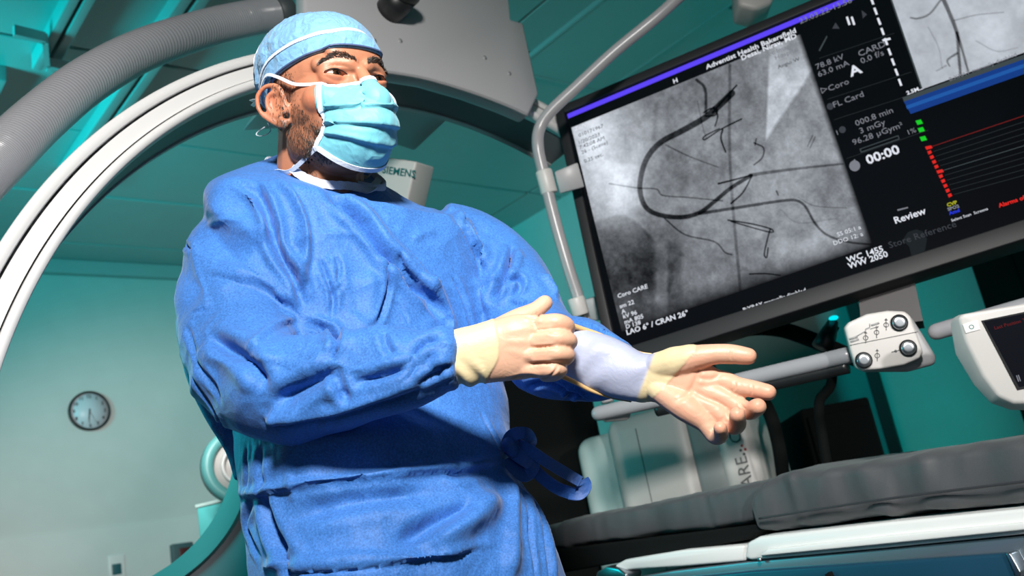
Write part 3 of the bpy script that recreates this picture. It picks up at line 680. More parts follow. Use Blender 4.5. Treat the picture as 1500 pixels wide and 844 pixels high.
mquad('streak_reflection', [(1199, 74), (1211, 52), (1212, 54), (1201, 75)], E_line2)

# monitor back bracket and lower support
meshobj('mount_plate', *mbox(0.35, 0.85, -0.55, -0.1, -0.14, -0.07, 0.01), M_grey, mon)
meshobj('support_block', *prism([onplane(x, y, mp(0, 0, -0.045), MN) for x, y in ((1256, 420), (1336, 395), (1352, 470), (1262, 480))], -MN*0.05), mat('dark_taupe_plastic', (0.045, 0.04, 0.042), 0.5), mon, smooth=False)
# protective pipe rail round the monitor
pr = thing('pipe_rail', 'grey bent pipe rail with pale collars along the left of the monitor', 'rail', P(790, 200, 2.15))
rp = [P(1060, -60, 2.0), P(1010, -18, 2.02), (P(960, 27, 2.04)), P(900, 76, 2.07), P(845, 127, 2.10), P(805, 165, 2.12), P(790, 190, 2.13), P(788, 215, 2.13), P(795, 250, 2.14), P(812, 320, 2.15), P(832, 390, 2.16), P(848, 440, 2.17), P(872, 520, 2.18), P(890, 590, 2.18)]
meshobj('pipe', *pipe(rp, 0.0145, 18, 160), M_pipe, pr)
for a, b in (((796, 250), (805, 284)), ((843, 436), (851, 462))):
    meshobj('collar', *bevel(tube([P(a[0], a[1], 2.14), P(b[0], b[1], 2.15)], 0.0205, 20), 0.003, 2), M_shell, pr)
for pts in ([(812, 252), (846, 238), (856, 274), (820, 284)], [(856, 440), (884, 432), (896, 470), (862, 470)]):
    n = norm(CP-P(830, 260, 2.2)); p0 = P(830, 260, 2.17); meshobj('clamp_plate', *bevel(prism([onplane(x, y, p0, n) for x, y in pts], -n*0.02), 0.003, 1), M_cover, pr)
# boom above monitor
c = P(1098, -40, 2.3); bo = thing('ceiling_boom', 'pale boom arm end above the monitor at the top edge', 'boom', c)
pl_, n = yplane([(1078, -70), (1082, 8), (1108, 14), (1132, 4), (1150, -70)], 2.3); meshobj('arm', *bevel(prism(pl_, -n*0.1), 0.012, 3), M_shell, bo)
meshobj('mount', *box((-0.05, 0.02, 0), (0.05, 0.10, CH-c[2]-0.0), None, c), M_grey, bo, smooth=False)

# ------------------------------------------------------------------ bar, control box, console
bar = [P(877, 606, 2.05), P(960, 587, 1.99), P(1100, 554, 1.88), P(1241, 521, 1.78), P(1330, 497, 1.72), P(1420, 472, 1.66), P(1560, 430, 1.57)]
gb = thing('grab_bar', 'long pale grey bar running behind the open hand to the console', 'rail', P(1100, 554, 1.88))
meshobj('bar', *cat([tube(crom(bar[:4], 50), 0.0158, 20, dome=True), tube(crom([P(1372, 486, 1.72), P(1420, 472, 1.69), P(1560, 432, 1.62)], 20), 0.0150, 20, dome=True)]), mat('bar_enamel', (0.30, 0.30, 0.32), 0.3), gb)
meshobj('underside_shade_tube', *tube(crom([np.array(p)-ZZ*0.022+FW*0.012 for p in bar[1:4]], 50), 0.0135, 12), M_black, gb, label='black tube standing for the shade under the bar')  # black tube added in place of the shade beneath the bar
meshobj('end_bracket', *tube([P(888, 612, 2.06), P(915, 607, 2.06)], [0.010, 0.013], 14, dome=True), M_shell, gb)
def facing(px, py, Y, yaw, pitch):
    n = np.array([sin(yaw)*cos(pitch), -cos(yaw)*cos(pitch), sin(pitch)]); return P(px, py, Y), n
p0, n = facing(1300, 500, 1.70, radians(-12), radians(-8))
cb = thing('control_box', 'rounded white control box with three silver buttons on the bar', 'control panel', p0)
fp = [(1237, 480), (1244, 472), (1270, 460), (1300, 455), (1326, 456), (1334, 463), (1343, 487), (1353, 516), (1348, 525), (1325, 535), (1290, 541), (1262, 543), (1254, 539), (1246, 515)]
meshobj('front_shell', *bevel(prism([onplane(x, y, p0, n) for x, y in fp], -n*0.028), 0.006, 3), M_shell, cb)
fq = [(1246, 482), (1300, 462), (1335, 462), (1354, 492), (1372, 522), (1372, 534), (1330, 545), (1262, 545)]
q0_ = p0-n*0.029; meshobj('rear_shell', *bevel(prism([onplane(x, y, q0_, n) for x, y in fq], -n*0.030), 0.008, 2), M_grey, cb)
def onp(x, y, off=0.0006): return onplane(x, y, p0+n*off, n)
def strip(name, pts, wpx, m, parent, fn, k=None):
    p = [fn(x, y) for x, y in pts]; wv = np.linalg.norm(fn(pts[0][0]+1, pts[0][1])-fn(*pts[0]))*wpx/2
    return tube(p, wv, 5)
meshobj('seam_line', *strip('', [(1245, 506), (1345, 486)], 1.0, None, cb, onp), M_ink, cb)
for x, y in ((1317, 473), (1330, 510), (1265, 528)):
    c = onp(x, y, 0); up = norm(UP-n*(UP @ n))
    b_ = meshobj('button', *loft([c+n*h+r*(np.cos(t)[:, None]*np.cross(up, n)+np.sin(t)[:, None]*up) for t in [np.linspace(0, 2*pi, 28, endpoint=False)] for h, r in ((0, .0122), (.006, .0122), (.008, .0105), (.0082, .006))]), M_steel, cb)
    meshobj('button_ring', *annulus(c, n, up, 0.0122, 0.0150, -0.001, 0.003, 28), M_black, b_)
prt = []
for pts in ([(1246, 499), (1256, 494), (1256, 497), (1247, 502)], ): prt.append(prism([onp(x, y) for x, y in pts], n*0.0004))
for (x0, y0, x1, y1, w_) in ((1244, 497, 1256, 493, 3), (1246, 501, 1258, 497, 3), (1256, 492, 1268, 485, 1.6), (1268, 485, 1268, 482, 1.6), (1268, 482, 1274, 480, 1.6), (1276, 477, 1288, 473, 3), (1275, 482, 1287, 478, 1.5), (1274, 480, 1274, 474, 1.5)):
    prt.append(strip('', [(x0, y0), (x1, y1)], w_, None, cb, onp))
meshobj('bed_diagram', *cat(prt), M_inkpale, cb)
prt = []
for cx, cy, dark in ((1268, 495, 0), (1284, 487, 0), (1298, 476, 1), (1285, 521, 1)):
    cc = onp(cx, cy, 0.0004); up = norm(UP-n*(UP @ n)); s_ = 0.0045
    prt.append(tube([cc-up*.010, cc+up*.010], 0.0007, 5)); prt.append(annulus(cc, n, up, s_*.75, s_, 0, 0.0006, 16))
    prt.append(prism([cc+up*.012, cc+up*.008+np.cross(up, n)*.003, cc+up*.008-np.cross(up, n)*.003], n*0.0005))
prt.append(strip('', [(1306, 516), (1318, 513)], 1.4, None, cb, onp)); prt.append(ellipsoid(onp(1312, 514.5), (0.0025,)*3, 10))
meshobj('pictograms', *cat(prt), M_ink, cb)
# touch console
p0c, nc = facing(1450, 510, 1.50, radians(-22), radians(-10))
tcn = thing('touch_console', 'white rounded touch console with a dark screen at the right edge', 'console', p0c)
fc = [(1404, 465), (1412, 460), (1500, 445), (1640, 418), (1652, 426), (1716, 560), (1705, 572), (1560, 590), (1485, 590), (1462, 580), (1440, 550), (1415, 500)]
fb = [(1390, 472), (1400, 462), (1500, 447), (1640, 420), (1660, 430), (1722, 575), (1705, 590), (1560, 604), (1480, 602), (1450, 592), (1425, 565), (1398, 520)]
A_ = [onplane(x, y, p0c, nc) for x, y in fc]; B_ = [onplane(x, y, p0c-nc*0.028, nc) for x, y in fb]; cA = np.mean(A_, 0)
meshobj('casing', *bevel(loft([[b-nc*0.012+(np.mean(B_, 0)-b)*0.12 for b in B_], B_, A_]), 0.005, 3, 25), M_shell, tcn)
sc_ = [(1441, 471), (1620, 436), (1676, 528), (1493, 567)]
meshobj('screen', *prism([onplane(x, y, p0c+nc*0.0002, nc) for x, y in sc_], nc*0.0012), emis('console_screen', (0.006, 0.007, 0.010)), tcn, smooth=False)
meshobj('screen_frame', *prism([onplane(x, y, p0c+nc*0.0001, nc) for x, y in ((1437, 470), (1622, 432), (1682, 531), (1490, 572))], nc*0.0006), M_black, tcn, smooth=False)
cpx = lambda x, y, o=0.0016: onplane(x, y, p0c+nc*o, nc)
cex = norm(cpx(1500, 455)-cpx(1441, 471)); cey = norm(cpx(1441, 471)-cpx(1493, 567))
text('console_text', 'Last Position Tab', cpx(1457, 483), cex, cey, 0.0075, E_redl, tcn, 0.0003)
text('console_text', '||', cpx(1490, 557), cex, cey, 0.010, E_dim, tcn, 0.0003, bold=0.0004)
pb = cpx(1423, 479, 0.0004); meshobj('power_key', *bbox((-0.011, -0.0075, 0), (0.011, 0.0075, 0.0012), 0.0005, np.array([cex, norm(cey-cex*(cey@cex)), nc]), pb), M_white, tcn)
meshobj('power_symbol', *annulus(pb+nc*0.0012, nc, UP, 0.0026, 0.0036, 0, 0.0004, 18), M_tealink, tcn)

# ------------------------------------------------------------------ table
TA = norm(VV*1.0+ZZ*0.045); TN = UU; TZ = norm(np.cross(TN, TA))
if TZ[2] < 0: TZ = -TZ
TO = UU*1.5
def tpx(px, py, du=0.0): return onplane(px, py, UU*(1.5+du), UU)
tb = thing('patient_table', 'examination table with white side rails and blue-grey steel panel at lower right', 'table', tpx(1250, 800)*np.array([1, 1, 0])+UU*0.25)
def tabprism(pts, u0, u1, w=0.0):
    p = [tpx(x, y, u0) for x, y in pts]; v = prism(p, UU*(u1-u0)); return bevel(v, w, 3) if w else v
M_pad = fabric('grey_vinyl_pad', (0.060, 0.062, 0.068), rough=0.58, speck=0.05, crumple=0.35, cscale=7, cdist=0.006, fine=0.1, sheen=0.1)
mt = tag(None or thing('table_mattress', 'dark grey creased vinyl mattress lying on the patient table', 'mattress', tpx(1200, 740, 0.25)), 'dark grey creased vinyl mattress lying on the patient table', 'mattress')
# cushions: lofted in the table's length with creases
def cushion(name, path_top, path_bot, u0, u1, nL=90, nC=44, amp=0.012, seed=1):
    top = crom([tpx(x, y) for x, y in path_top], nL); bot = crom([tpx(x, y) for x, y in path_bot], nL); rings = []
    for i in range(nL):
        t, b = top[i], bot[i]; h = t-b; r = []
        for k in range(nC):
            a = 2*pi*k/nC; e = 0.30
            cu = np.sign(cos(a))*abs(cos(a))**e; cz = np.sign(sin(a))*abs(sin(a))**e
            p = b+h*(0.5+0.5*cz)+UU*((u0+u1)/2-(u1-u0)/2*cu)
            q = Vector(p*5.0+seed); f = mn.ridged_multi_fractal(Vector((q.x*2.2, q.y*2.2, q.z*0.7)), 1.0, 2.0, 3, 1.0, 2.0)-1.0
            edge = 1.0-abs(2*i/(nL-1)-1)**8
            p = p+(-UU*cu*0.8+norm(h)*cz*0.3)*f*amp*edge
            r.append(p)
        rings.append(np.array(r))
    c0 = rings[0].mean(0); c1 = rings[-1].mean(0)
    rings = [c0+(rings[0]-c0)*0.9-(rings[1]-rings[0]).mean(0)*0.3]+rings+[c1+(rings[-1]-c1)*0.9+(rings[-1]-rings[-2]).mean(0)*0.3]
    return loft(rings)
meshobj('front_cushion', *cushion('', [(1640, 612), (1500, 636), (1400, 652), (1300, 668), (1200, 684), (1140, 690), (1100, 712), (1093, 732)], [(1640, 722), (1500, 741), (1400, 751), (1300, 762), (1200, 774), (1150, 779), (1118, 784), (1108, 782)], 0.01, 0.50, 110), M_pad, mt)
meshobj('rear_cushion', *cushion('', [(1128, 697), (1050, 716), (1000, 724), (900, 746), (840, 757), (795, 768), (760, 780)], [(1128, 766), (1050, 778), (1000, 784), (900, 796), (840, 804), (795, 812), (760, 818)], 0.03, 0.48, 90, seed=4), M_pad, mt)
meshobj('piping', *pipe([tpx(x, y, -0.004) for x, y in ((1640, 684), (1500, 705.5), (1400, 718), (1300, 731), (1200, 746), (1112, 760))], 0.0022, 8, 60), mat('piping_vinyl', (0.035, 0.035, 0.04), 0.4), mt)
meshobj('base_pad', *tabprism([(1130, 766), (760, 812), (765, 850), (1100, 790)], 0.02, 0.48, 0.006), M_blackm, tb)
meshobj('white_rail', *tabprism([(1700, 708), (1500, 745), (1300, 765), (1112, 786), (1094, 795), (1090, 818), (1100, 821), (1300, 803), (1500, 783), (1700, 755)], -0.012, 0.50, 0.006), M_white, tb)
meshobj('rail_ridge', *tabprism([(1700, 732), (1500, 765), (1300, 785), (1122, 805), (1112, 815), (1300, 797), (1500, 777), (1700, 745)], -0.022, -0.010, 0.003), M_white, tb)
meshobj('white_rail_lower', *tabprism([(1090, 799), (1000, 806), (915, 820), (900, 828), (903, 836), (1000, 830), (1092, 822)], -0.006, 0.46, 0.005), M_white, tb)
meshobj('steel_channel', *tabprism([(1700, 758), (1500, 785), (1300, 804), (1100, 822), (985, 836), (930, 846), (960, 880), (1700, 860)], -0.004, 0.44, 0.004), mat('blue_grey_steel', (0.22, 0.27, 0.31), 0.30, metal=0.7, vary=0.08, vscale=2), tb)
meshobj('side_panel', *tabprism([(1476, 811), (1300, 823), (1100, 836), (985, 848), (985, 900), (1490, 900), (1488, 835)], -0.030, -0.004, 0.005), mat('navy_panel', (0.010, 0.05, 0.09), 0.28, vary=0.05), tb)
meshobj('panel_end_cap', *tabprism([(1472, 810), (1480, 811), (1495, 838), (1494, 846), (1487, 846)], -0.034, -0.003, 0.002), M_steel, tb)
meshobj('clamp_block', *tabprism([(874, 838), (888, 830), (905, 833), (918, 842), (914, 856), (870, 856)], -0.02, 0.03, 0.004), M_steel, tb)
meshobj('screw', *disc(tpx(1113, 820, -0.012), -UU, ZZ, 0.004, 0, 0.003, 12), M_steel, tb)
meshobj('catch', *tabprism([(1208, 842), (1214, 838), (1218, 846), (1212, 850)], -0.04, -0.03), M_blackm, tb, smooth=False)
c = tpx(1230, 800)*np.array([1, 1, 0])
meshobj('pedestal', *bbox((-0.25, 0.05, 0), (0.35, 0.40, 0.74), 0.02, np.array([VV, UU, ZZ]), c), M_shell, tb)

# ------------------------------------------------------------------ white unit behind the table, black cabinets
A_ = P(884, 640, 2.95); B_ = P(1104, 640, 2.75); ex = norm((B_-A_)*np.array([1, 1, 0])); ey = np.cross(ZZ, ex); wU = np.linalg.norm((B_-A_)*np.array([1, 1, 0]))
zt = P(900, 612, 2.95)[2]; O_ = A_*np.array([1, 1, 0])
un = thing('injector_unit', 'white rounded equipment unit with a grey stripe and vertical lettering behind the table', 'medical cabinet', O_+ex*0.2+ey*0.2)
axu = np.array([ex, ey, ZZ])
meshobj('front_body', *bbox((0, 0, 0.02), (wU*0.60, 0.42, zt), 0.05, axu, O_, 5), M_shell, un)
meshobj('stripe_panel', *bbox((wU*0.56, 0.012, 0.02), (wU*0.80, 0.40, zt-0.006), 0.02, axu, O_), mat('stripe_grey', (0.20, 0.22, 0.22), 0.45), un)
meshobj('right_body', *bbox((wU*0.74, -0.002, 0.02), (wU*0.985, 0.40, zt-0.01), 0.035, axu, O_, 5), M_shell, un)
meshobj('rear_body', *bbox((-0.14, 0.06, 0.02), (0.05, 0.42, zt-0.03), 0.05, axu, O_, 5), mat('white_plastic_teal_light_tint', (0.52, 0.60, 0.58), 0.4), un)  # teal light on the unit's left side is mixed into this white
meshobj('seam', *tube([O_+ex*wU*0.24-ey*0.0005+ZZ*0.1, O_+ex*wU*0.24-ey*0.0005+ZZ*(zt-0.05)], 0.0012, 6), M_ink, un)
meshobj('castor', *cat([tube([O_+ex*x+ey*y+ZZ*0.02-ex*0.01, O_+ex*x+ey*y+ZZ*0.02+ex*0.01], 0.02, 12) for x in (0.03, wU*0.8) for y in (0.05, 0.35)]), M_black, un, kind='stuff')
zl = P(1062, 716, 2.78)[2]
text('unit_lettering', 'CARE', O_+ex*wU*0.925-ey*0.0025+ZZ*(zl-0.045), ZZ, -ex, 0.050, M_ink, un, 0.0006)
text('unit_lettering', 'CL', O_+ex*wU*0.925-ey*0.0025+ZZ*(zl+0.115), ZZ, -ex, 0.050, M_ink, un, 0.0006)
zq = zl+0.095
for dz, dx, m_ in ((0, .93, M_red), (0, .90, M_ink), (0.012, .915, M_red), (-0.012, .915, M_ink)):
    meshobj('logo_dot', *ellipsoid(O_+ex*wU*dx-ey*0.003+ZZ*(zq+dz), (0.004, 0.004, 0.004), 10), m_, un)
def standcab(name, label, x0, x1, ytop, Y, depth, m, cat_='cabinet'):
    a = P(x0, ytop, Y); b = P(x1, ytop, Y); O = a*np.array([1, 1, 0]); wv = np.linalg.norm((b-a)[:2]); e1 = norm((b-a)*np.array([1, 1, 0])); e2 = np.cross(ZZ, e1)
    t = thing(name, label, cat_, O+e1*wv/2+e2*depth/2)
    meshobj('cabinet_body', *bbox((0, 0, 0), (wv, depth, a[2]), 0.01, np.array([e1, e2, ZZ]), O), m, t)
    meshobj('cabinet_door', *bbox((0.012, -0.018, 0.05), (wv-0.012, 0.0, a[2]-0.03), 0.004, np.array([e1, e2, ZZ]), O), m, t)
    return t
standcab('equipment_cabinet', 'tall black equipment cabinet between the gown and the white unit', 690, 862, 556, 3.30, 0.4, M_blackm)
standcab('equipment_cabinet', 'black equipment cabinet below the middle of the bar, right of the open hand', 1172, 1278, 600, 3.10, 0.35, M_blackm)
standcab('equipment_cabinet', 'narrow dark cabinet just right of the white lettered unit', 1080, 1110, 600, 3.3, 0.3, M_blackm)
standcab('tower_column', 'black upright column behind the touch console at the right edge', 1462, 1600, 330, 3.4, 0.3, M_blackm, 'column')
bk = thing('cable_loom', 'black cable loom looping under the monitor towards the bar', 'cable', P(1150, 470, 2.4))
meshobj('cable', *pipe([P(985, 520, 2.3), P(1030, 500, 2.33), P(1090, 482, 2.4), (P(1140, 482, 2.45)), P(1190, 498, 2.45), P(1240, 520, 2.4), P(1270, 530, 2.3)], 0.021, 12, 60), M_blackm, bk)
meshobj('cable', *pipe([P(1222, 478, 2.4), P(1215, 500, 2.42), P(1218, 560, 2.45), P(1200, 590, 2.48), P(1205, 640, 2.5), P(1215, 700, 2.5)], 0.013, 10, 60), M_blackm, bk)
meshobj('cable', *pipe([P(1080, 560, 2.5), P(1105, 575, 2.5), P(1125, 600, 2.52), P(1140, 650, 2.55), P(1150, 720, 2.6)], 0.018, 10, 60), M_blackm, bk)
tc_ = thing('room_camera', 'small black device with a glowing cyan light under the monitor', 'camera', P(1222, 480, 2.35))
meshobj('housing', *tube([P(1221, 470, 2.33), P(1213, 490, 2.33), P(1204, 510, 2.33)], [0.012, 0.022, 0.026], 16), M_black, tc_)
meshobj('indicator', *ellipsoid(P(1221, 466, 2.32), (0.012, 0.010, 0.006), 16), emis('cyan_led', (0.0, 0.75, 0.85), 1.2), tc_, label='glowing cyan light')
# ------------------------------------------------------------------ person
per = thing('person', 'person in blue surgical gown, cap and mask pulling on a latex glove', 'person', P(560, 1700, 1.32)*np.array([1, 1, 0]) if False else (-0.17, 1.33, 0))
M_gown = fabric('blue_gown_cloth', (0.040, 0.165, 0.50), rough=0.60, speck=0.20, crumple=0.42, cscale=15, cdist=0.010, fine=0.5, fscale=800, sheen=0.12, spec=0.30)
M_gowntie = fabric('blue_tie_cloth', (0.016, 0.09, 0.34), rough=0.55, speck=0.12, crumple=0.3, cscale=30, cdist=0.004, fine=0.3, sheen=0.2)
M_cap = fabric('pale_blue_cap_cloth', (0.17, 0.38, 0.63), rough=0.7, speck=0.08, crumple=0.55, cscale=34, cdist=0.006, fine=0.3, fscale=1100, sheen=0.2)
M_mask = fabric('aqua_mask_cloth', (0.16, 0.52, 0.62), rough=0.6, speck=0.05, crumple=0.32, cscale=26, cdist=0.005, fine=0.15, fscale=1400, sheen=0.15)
M_trim = fabric('white_binding', (0.66, 0.72, 0.80), rough=0.7, speck=0.05, crumple=0.2, cscale=60, cdist=0.002)
M_band = fabric('white_knit', (0.60, 0.62, 0.72), rough=0.8, speck=0.05, crumple=0.3, cscale=80, cdist=0.002)

# ---- head, built in its own frame: x = his right, y = forward, z = up
HW = np.array([[-0.74657569, 0.66149821, 0.07102717], [-0.66243546, -0.72921513, -0.17153587], [-0.06167658, -0.17511542, 0.98261416]])
_hk = 1.043; HO = CP+(np.array([-0.199, 1.169, 1.503])-CP)*_hk
def H(p): return HO+(np.atleast_2d(p)*_hk) @ HW.T
def Hinv(v): return ((v-HO) @ HW)/_hk
def cap2(a, b, ra, rb, n=16): return tube([a, (np.array(a)+np.array(b))/2, b], [ra, (ra+rb)/2, rb], n, dome=True)
hp_ = [ellipsoid((0, -0.006, 0.026), (0.0725, 0.091, 0.076), 40), ellipsoid((0, 0.022, 0.022), (0.065, 0.066, 0.064), 32),
       ellipsoid((0, 0.030, -0.022), (0.064, 0.060, 0.078), 32), ellipsoid((0, 0.028, -0.072), (0.056, 0.054, 0.044), 28), ellipsoid((0, 0.074, -0.100), (0.022, 0.016, 0.016), 20)]
for s in (1, -1):
    hp_ += [ellipsoid((s*.045, .056, -.030), (.022, .024, .022), 20), ellipsoid((s*.034, .070, -.031), (.019, .018, .014), 20),
            ellipsoid((s*.052, .015, -.070), (.014, .034, .030), 20), cap2((s*.046, .066, .015), (s*.012, .086, .014), .0105, .011), ellipsoid((s*.0475, .036, -.052), (.014, .032, .030), 20), ellipsoid((s*.0525, .028, -.036), (.0145, .036, .028), 20),
            ellipsoid((s*.032, .071, -.001), (.0185, .0165, .0155), 20), cap2((s*.012, .098, -.038), (s*.014, .094, -.042), .009, .007)]
hp_ += [cap2((0, .088, .010), (0, .116, -.038), .0075, .0115), ellipsoid((0, .120, -.040), (.0125, .0125, .0115), 16), ellipsoid((0, .078, .030), (.042, .016, .030), 20), cap2((0, -.020, -.040), (0, -.052, -.175), .058, .062), cap2((0, -.052, -.175), (0, -.055, -.235), .064, .075),
        cap2((.030, .005, -.09), (.012, -.012, -.21), .014, .013), cap2((-.030, .005, -.09), (-.012, -.012, -.21), .014, .013), ellipsoid((0, .088, -.070), (.026, .018, .016), 16)]
# ears: helix rim, antihelix, lobe, bowl
for s in (1, -1):
    E0 = np.array([s*.0725, .003, -.0235])
    def ear(p): # p=(u back->front, v up, w out)
        u, v, w_ = p; return E0+np.array([s*(w_*0.85-u*0.42), u*0.86, v*0.90])
    helix = [ear(q) for q in ((.013, -.004, .002), (.013, .010, .006), (.010, .024, .008), (.001, .031, .010), (-.010, .030, .013), (-.019, .020, .016), (-.021, .005, .016), (-.017, -.010, .013), (-.008, -.021, .009), (.002, -.030, .006), (.009, -.031, .003), (.012, -.024, .002))]
    hp_.append(tube(crom(helix, 46), .0036, 10, dome=True))
    hp_.append(tube(crom([ear(q) for q in ((.004, .020, .007), (-.007, .018, .010), (-.011, .006, .011), (-.008, -.008, .009), (.001, -.016, .007), (.009, -.012, .006))], 30), .0031, 8, dome=True))
    hp_.append(tube([ear((.013, .002, .004)), ear((.012, -.005, .007)), ear((.012, -.011, .004))], .0032, 8, dome=True))
    hp_.append(ellipsoid(ear((.004, -.027, .004)), (.0055, .0085, .0085), 14))
    bowl = [ear((-.004+.015*cos(a), .001+.026*sin(a), .003)) for a in np.linspace(0, 2*pi, 20, endpoint=False)]
    bn = norm(np.cross(bowl[5]-bowl[0], bowl[10]-bowl[0]))
    hp_.append(loft([np.array(bowl)-bn*.0022, np.array(bowl)+bn*.0022]))
HV, HF = remesh(hp_, 0.0021, 6, 0.5)
# eye slits
EY = [np.array([s*.0315, .0715, 0.0]) for s in (1, -1)]
for s, e in zip((1, -1), EY):
    dx = (HV[:, 0]-e[0])*s; dz = HV[:, 2]-e[2]; fr_ = HV[:, 1] > 0.055
    curve = 0.0016-0.0012*(dx/.014)**2+0.06*dx; hh = 0.0031*np.clip(1-(dx/.0155)**2, 0, 1)**0.7
    k = np.clip((hh-np.abs(dz-curve))/0.0011+0.35, 0, 1)*fr_*(hh > 0)
    HV[:, 1] -= 0.0085*k
    # inner corner hollow, upper lid crease, lower bag, crow's feet
    def groove(pts, w_, h_):
        global HV
        pl_ = crom(pts, 40); d = np.full(len(HV), 9.); tt = np.zeros(len(HV))
        for i_, q in enumerate(pl_):
            dd = np.hypot((HV[:, 0]-e[0])*s-q[0], HV[:, 2]-q[1]); m_ = dd < d; d = np.where(m_, dd, d); tt = np.where(m_, i_/39, tt)
        en = np.clip(np.minimum(tt, 1-tt)*5, 0, 1)
        HV[:, 1] -= h_*np.exp(-(d/w_)**2)*en*(HV[:, 1] > 0.03)
    groove([(-.017, .004), (-.010, .0085), (.002, .0098), (.012, .006), (.020, .000)], .0014, .0022)
    groove([(-.015, -.006), (-.006, -.0095), (.006, -.009), (.015, -.004), (.019, .001)], .0016, .0018)
    groove([(-.010, -.0155), (.002, -.017), (.014, -.013), (.022, -.006)], .0020, .0016)
    groove([(.018, .001), (.025, -.002), (.032, -.007)], .0013, .0016)
    groove([(.019, .003), (.026, .003), (.033, .001)], .0013, .0014)
    groove([(.018, .005), (.025, .009), (.031, .012)], .0013, .0012)
    groove([(-.019, .000), (-.024, .010), (-.024, .018)], .0030, -.0012)
for zz_, a_ in ((0.040, .0007), (0.050, .0006), (0.031, .0004)):
    HV[:, 1] -= a_*np.exp(-((HV[:, 2]-zz_-0.3*HV[:, 0]**2/0.05*0.1)/.0016)**2)*(HV[:, 1] > 0.04)
HV = relax(HV, HF, 1, 0.35)
# asymmetric smile etc. are hidden by the mask
M_skin = mat('skin', (0.46, 0.190, 0.108), 0.46, spec=0.4, bump=0.25, bscale=420, vary=0.10, vscale=28, sss=0.12, bdist=0.0008)
nt = M_skin.node_tree; b_ = nt.nodes['Principled BSDF']
# colour map by region (blood under the skin): painted per vertex
va = nd(nt, 'ShaderNodeVertexColor', layer_name='tone'); mx2 = nd(nt, 'ShaderNodeMix', data_type='RGBA', blend_type='MULTIPLY'); mx2.inputs[0].default_value = 1
src = b_.inputs['Base Color'].links[0].from_socket; nt.links.new(src, mx2.inputs[6]); nt.links.new(va.outputs[0], mx2.inputs[7]); nt.links.new(mx2.outputs[2], b_.inputs['Base Color'])
body_parts_world = H(HV)
# the rest of the body: neck, trunk and legs, one surface with the head
CH_ = np.array([-0.175, 1.335, 0])
FA = radians(36); FR = np.array([-cos(FA), -sin(FA), 0]); FF = np.array([sin(FA), -cos(FA), 0])     # his right, his front
def bp(r, f, z): return CH_+FR*r+FF*f+ZZ*z
ngap = H([(0, -.055, -.225)])[0]
bodyp = [tube([ngap+ZZ*0.05, ngap-ZZ*0.02, bp(0, 0.0, 1.30)], [0.064*_hk, 0.07, 0.085], 24, dome=True), ellipsoid(bp(0, 0, 1.19), (0.09, 0.05, 0.16), 32, np.array([FR, FF, ZZ]).T), ellipsoid(bp(0, 0, 0.95), (0.09, 0.05, 0.12), 28, np.array([FR, FF, ZZ]).T)]
for s in (1, -1):
    bodyp.append(tube([bp(s*.07, 0, .88), bp(s*.08, .0, .70), bp(s*.09, .01, .50), bp(s*.09, -.01, .30), bp(s*.09, -.02, .12)], [.06, .062, .05, .045, .04], 20, dome=True))
BV, BF = remesh(bodyp, 0.012, 4)
allv = np.vstack([body_parts_world, BV]); allf = np.vstack([HF, BF+len(body_parts_world)])
body = meshobj('body', allv, allf, M_skin, per)
tone = np.ones((len(allv), 3))
x_, y_, z_ = HV[:, 0], HV[:, 1], HV[:, 2]; nh = len(HV)
def tb_(cx, cy, cz, r): return np.exp(-(((np.abs(x_)-cx)**2+(y_-cy)**2+(z_-cz)**2)/r**2))
red = 0.8*tb_(.045, .07, -.03, .024)+0.7*tb_(.085, -.02, -.015, .026)+0.5*tb_(0, .12, -.04, .02)+0.4*tb_(.032, .08, -.010, .010)
tone[:nh, 1] -= 0.26*red; tone[:nh, 2] -= 0.30*red; tone[:nh, 0] += 0.06*red
bd = np.clip((-.028-z_)/.02, 0, 1)*np.clip((y_+.012)/.02, 0, 1)*np.clip((z_+.135)/.015, 0, 1)
tone[:nh] *= (1-0.38*bd)[:, None]
attr_color(body.data, 'tone', tone)
htree = bvh(HV, HF)
# eyes
M_eye = mat('eye_white', (0.42, 0.36, 0.33), 0.12, spec=0.6, vary=0.03, coat=1.0); M_iris = mat('dark_iris', (0.030, 0.013, 0.006), 0.08, coat=1.0); M_pup = mat('pupil', (0.002, 0.002, 0.002), 0.05, coat=1.0)
gz = norm(np.array([-.10, 1.0, 0.05]))
for e in EY:
    ey_ = meshobj('eyeball', H(ellipsoid(e+np.array([0, 0.0005, 0]), (.0124,)*3, 28)[0]), ellipsoid((0, 0, 0), (1, 1, 1), 28)[1], M_eye, per)
    for nm, r0, rr, m_ in (('iris', .0126, .0068, M_iris), ('pupil', .01275, .0030, M_pup)):
        up_ = norm(np.array([0, 0, 1.])-gz*gz[2]); sd = np.cross(up_, gz); th = np.linspace(0, 2*pi, 24, endpoint=False); rs = []
        for q in (1, .75, .5, .25, .05):
            a = rr*q; rs.append(e+np.array([0, 0.0005, 0])+gz*sqrt(r0*r0-a*a)+a*(np.cos(th)[:, None]*sd+np.sin(th)[:, None]*up_))
        v, f = loft(rs); meshobj(nm, H(v), f, m_, ey_)
# lash line along the upper lid
for s, e in zip((1, -1), EY):
    lp_ = []
    for u in np.linspace(-1, 1, 40):
        dx_ = u*.0150; zt = e[2]+0.0016-0.0012*(dx_/.014)**2+0.06*dx_+0.0031*max(0, 1-(dx_/.0155)**2)**.7+.0003
        h = htree.ray_cast(Vector((e[0]+s*dx_, .2, zt+.0004)), Vector((0, -1, 0))); lp_.append(np.array(h[0])+np.array([0, .0002, 0]))
    lv, lf = tube(crom(lp_, 60), .00055+.0003*np.sin(np.linspace(0, pi, 60)), 6); meshobj('lash_line', H(lv), lf, mat('lash_black', (.008, .005, .004), .6), per)
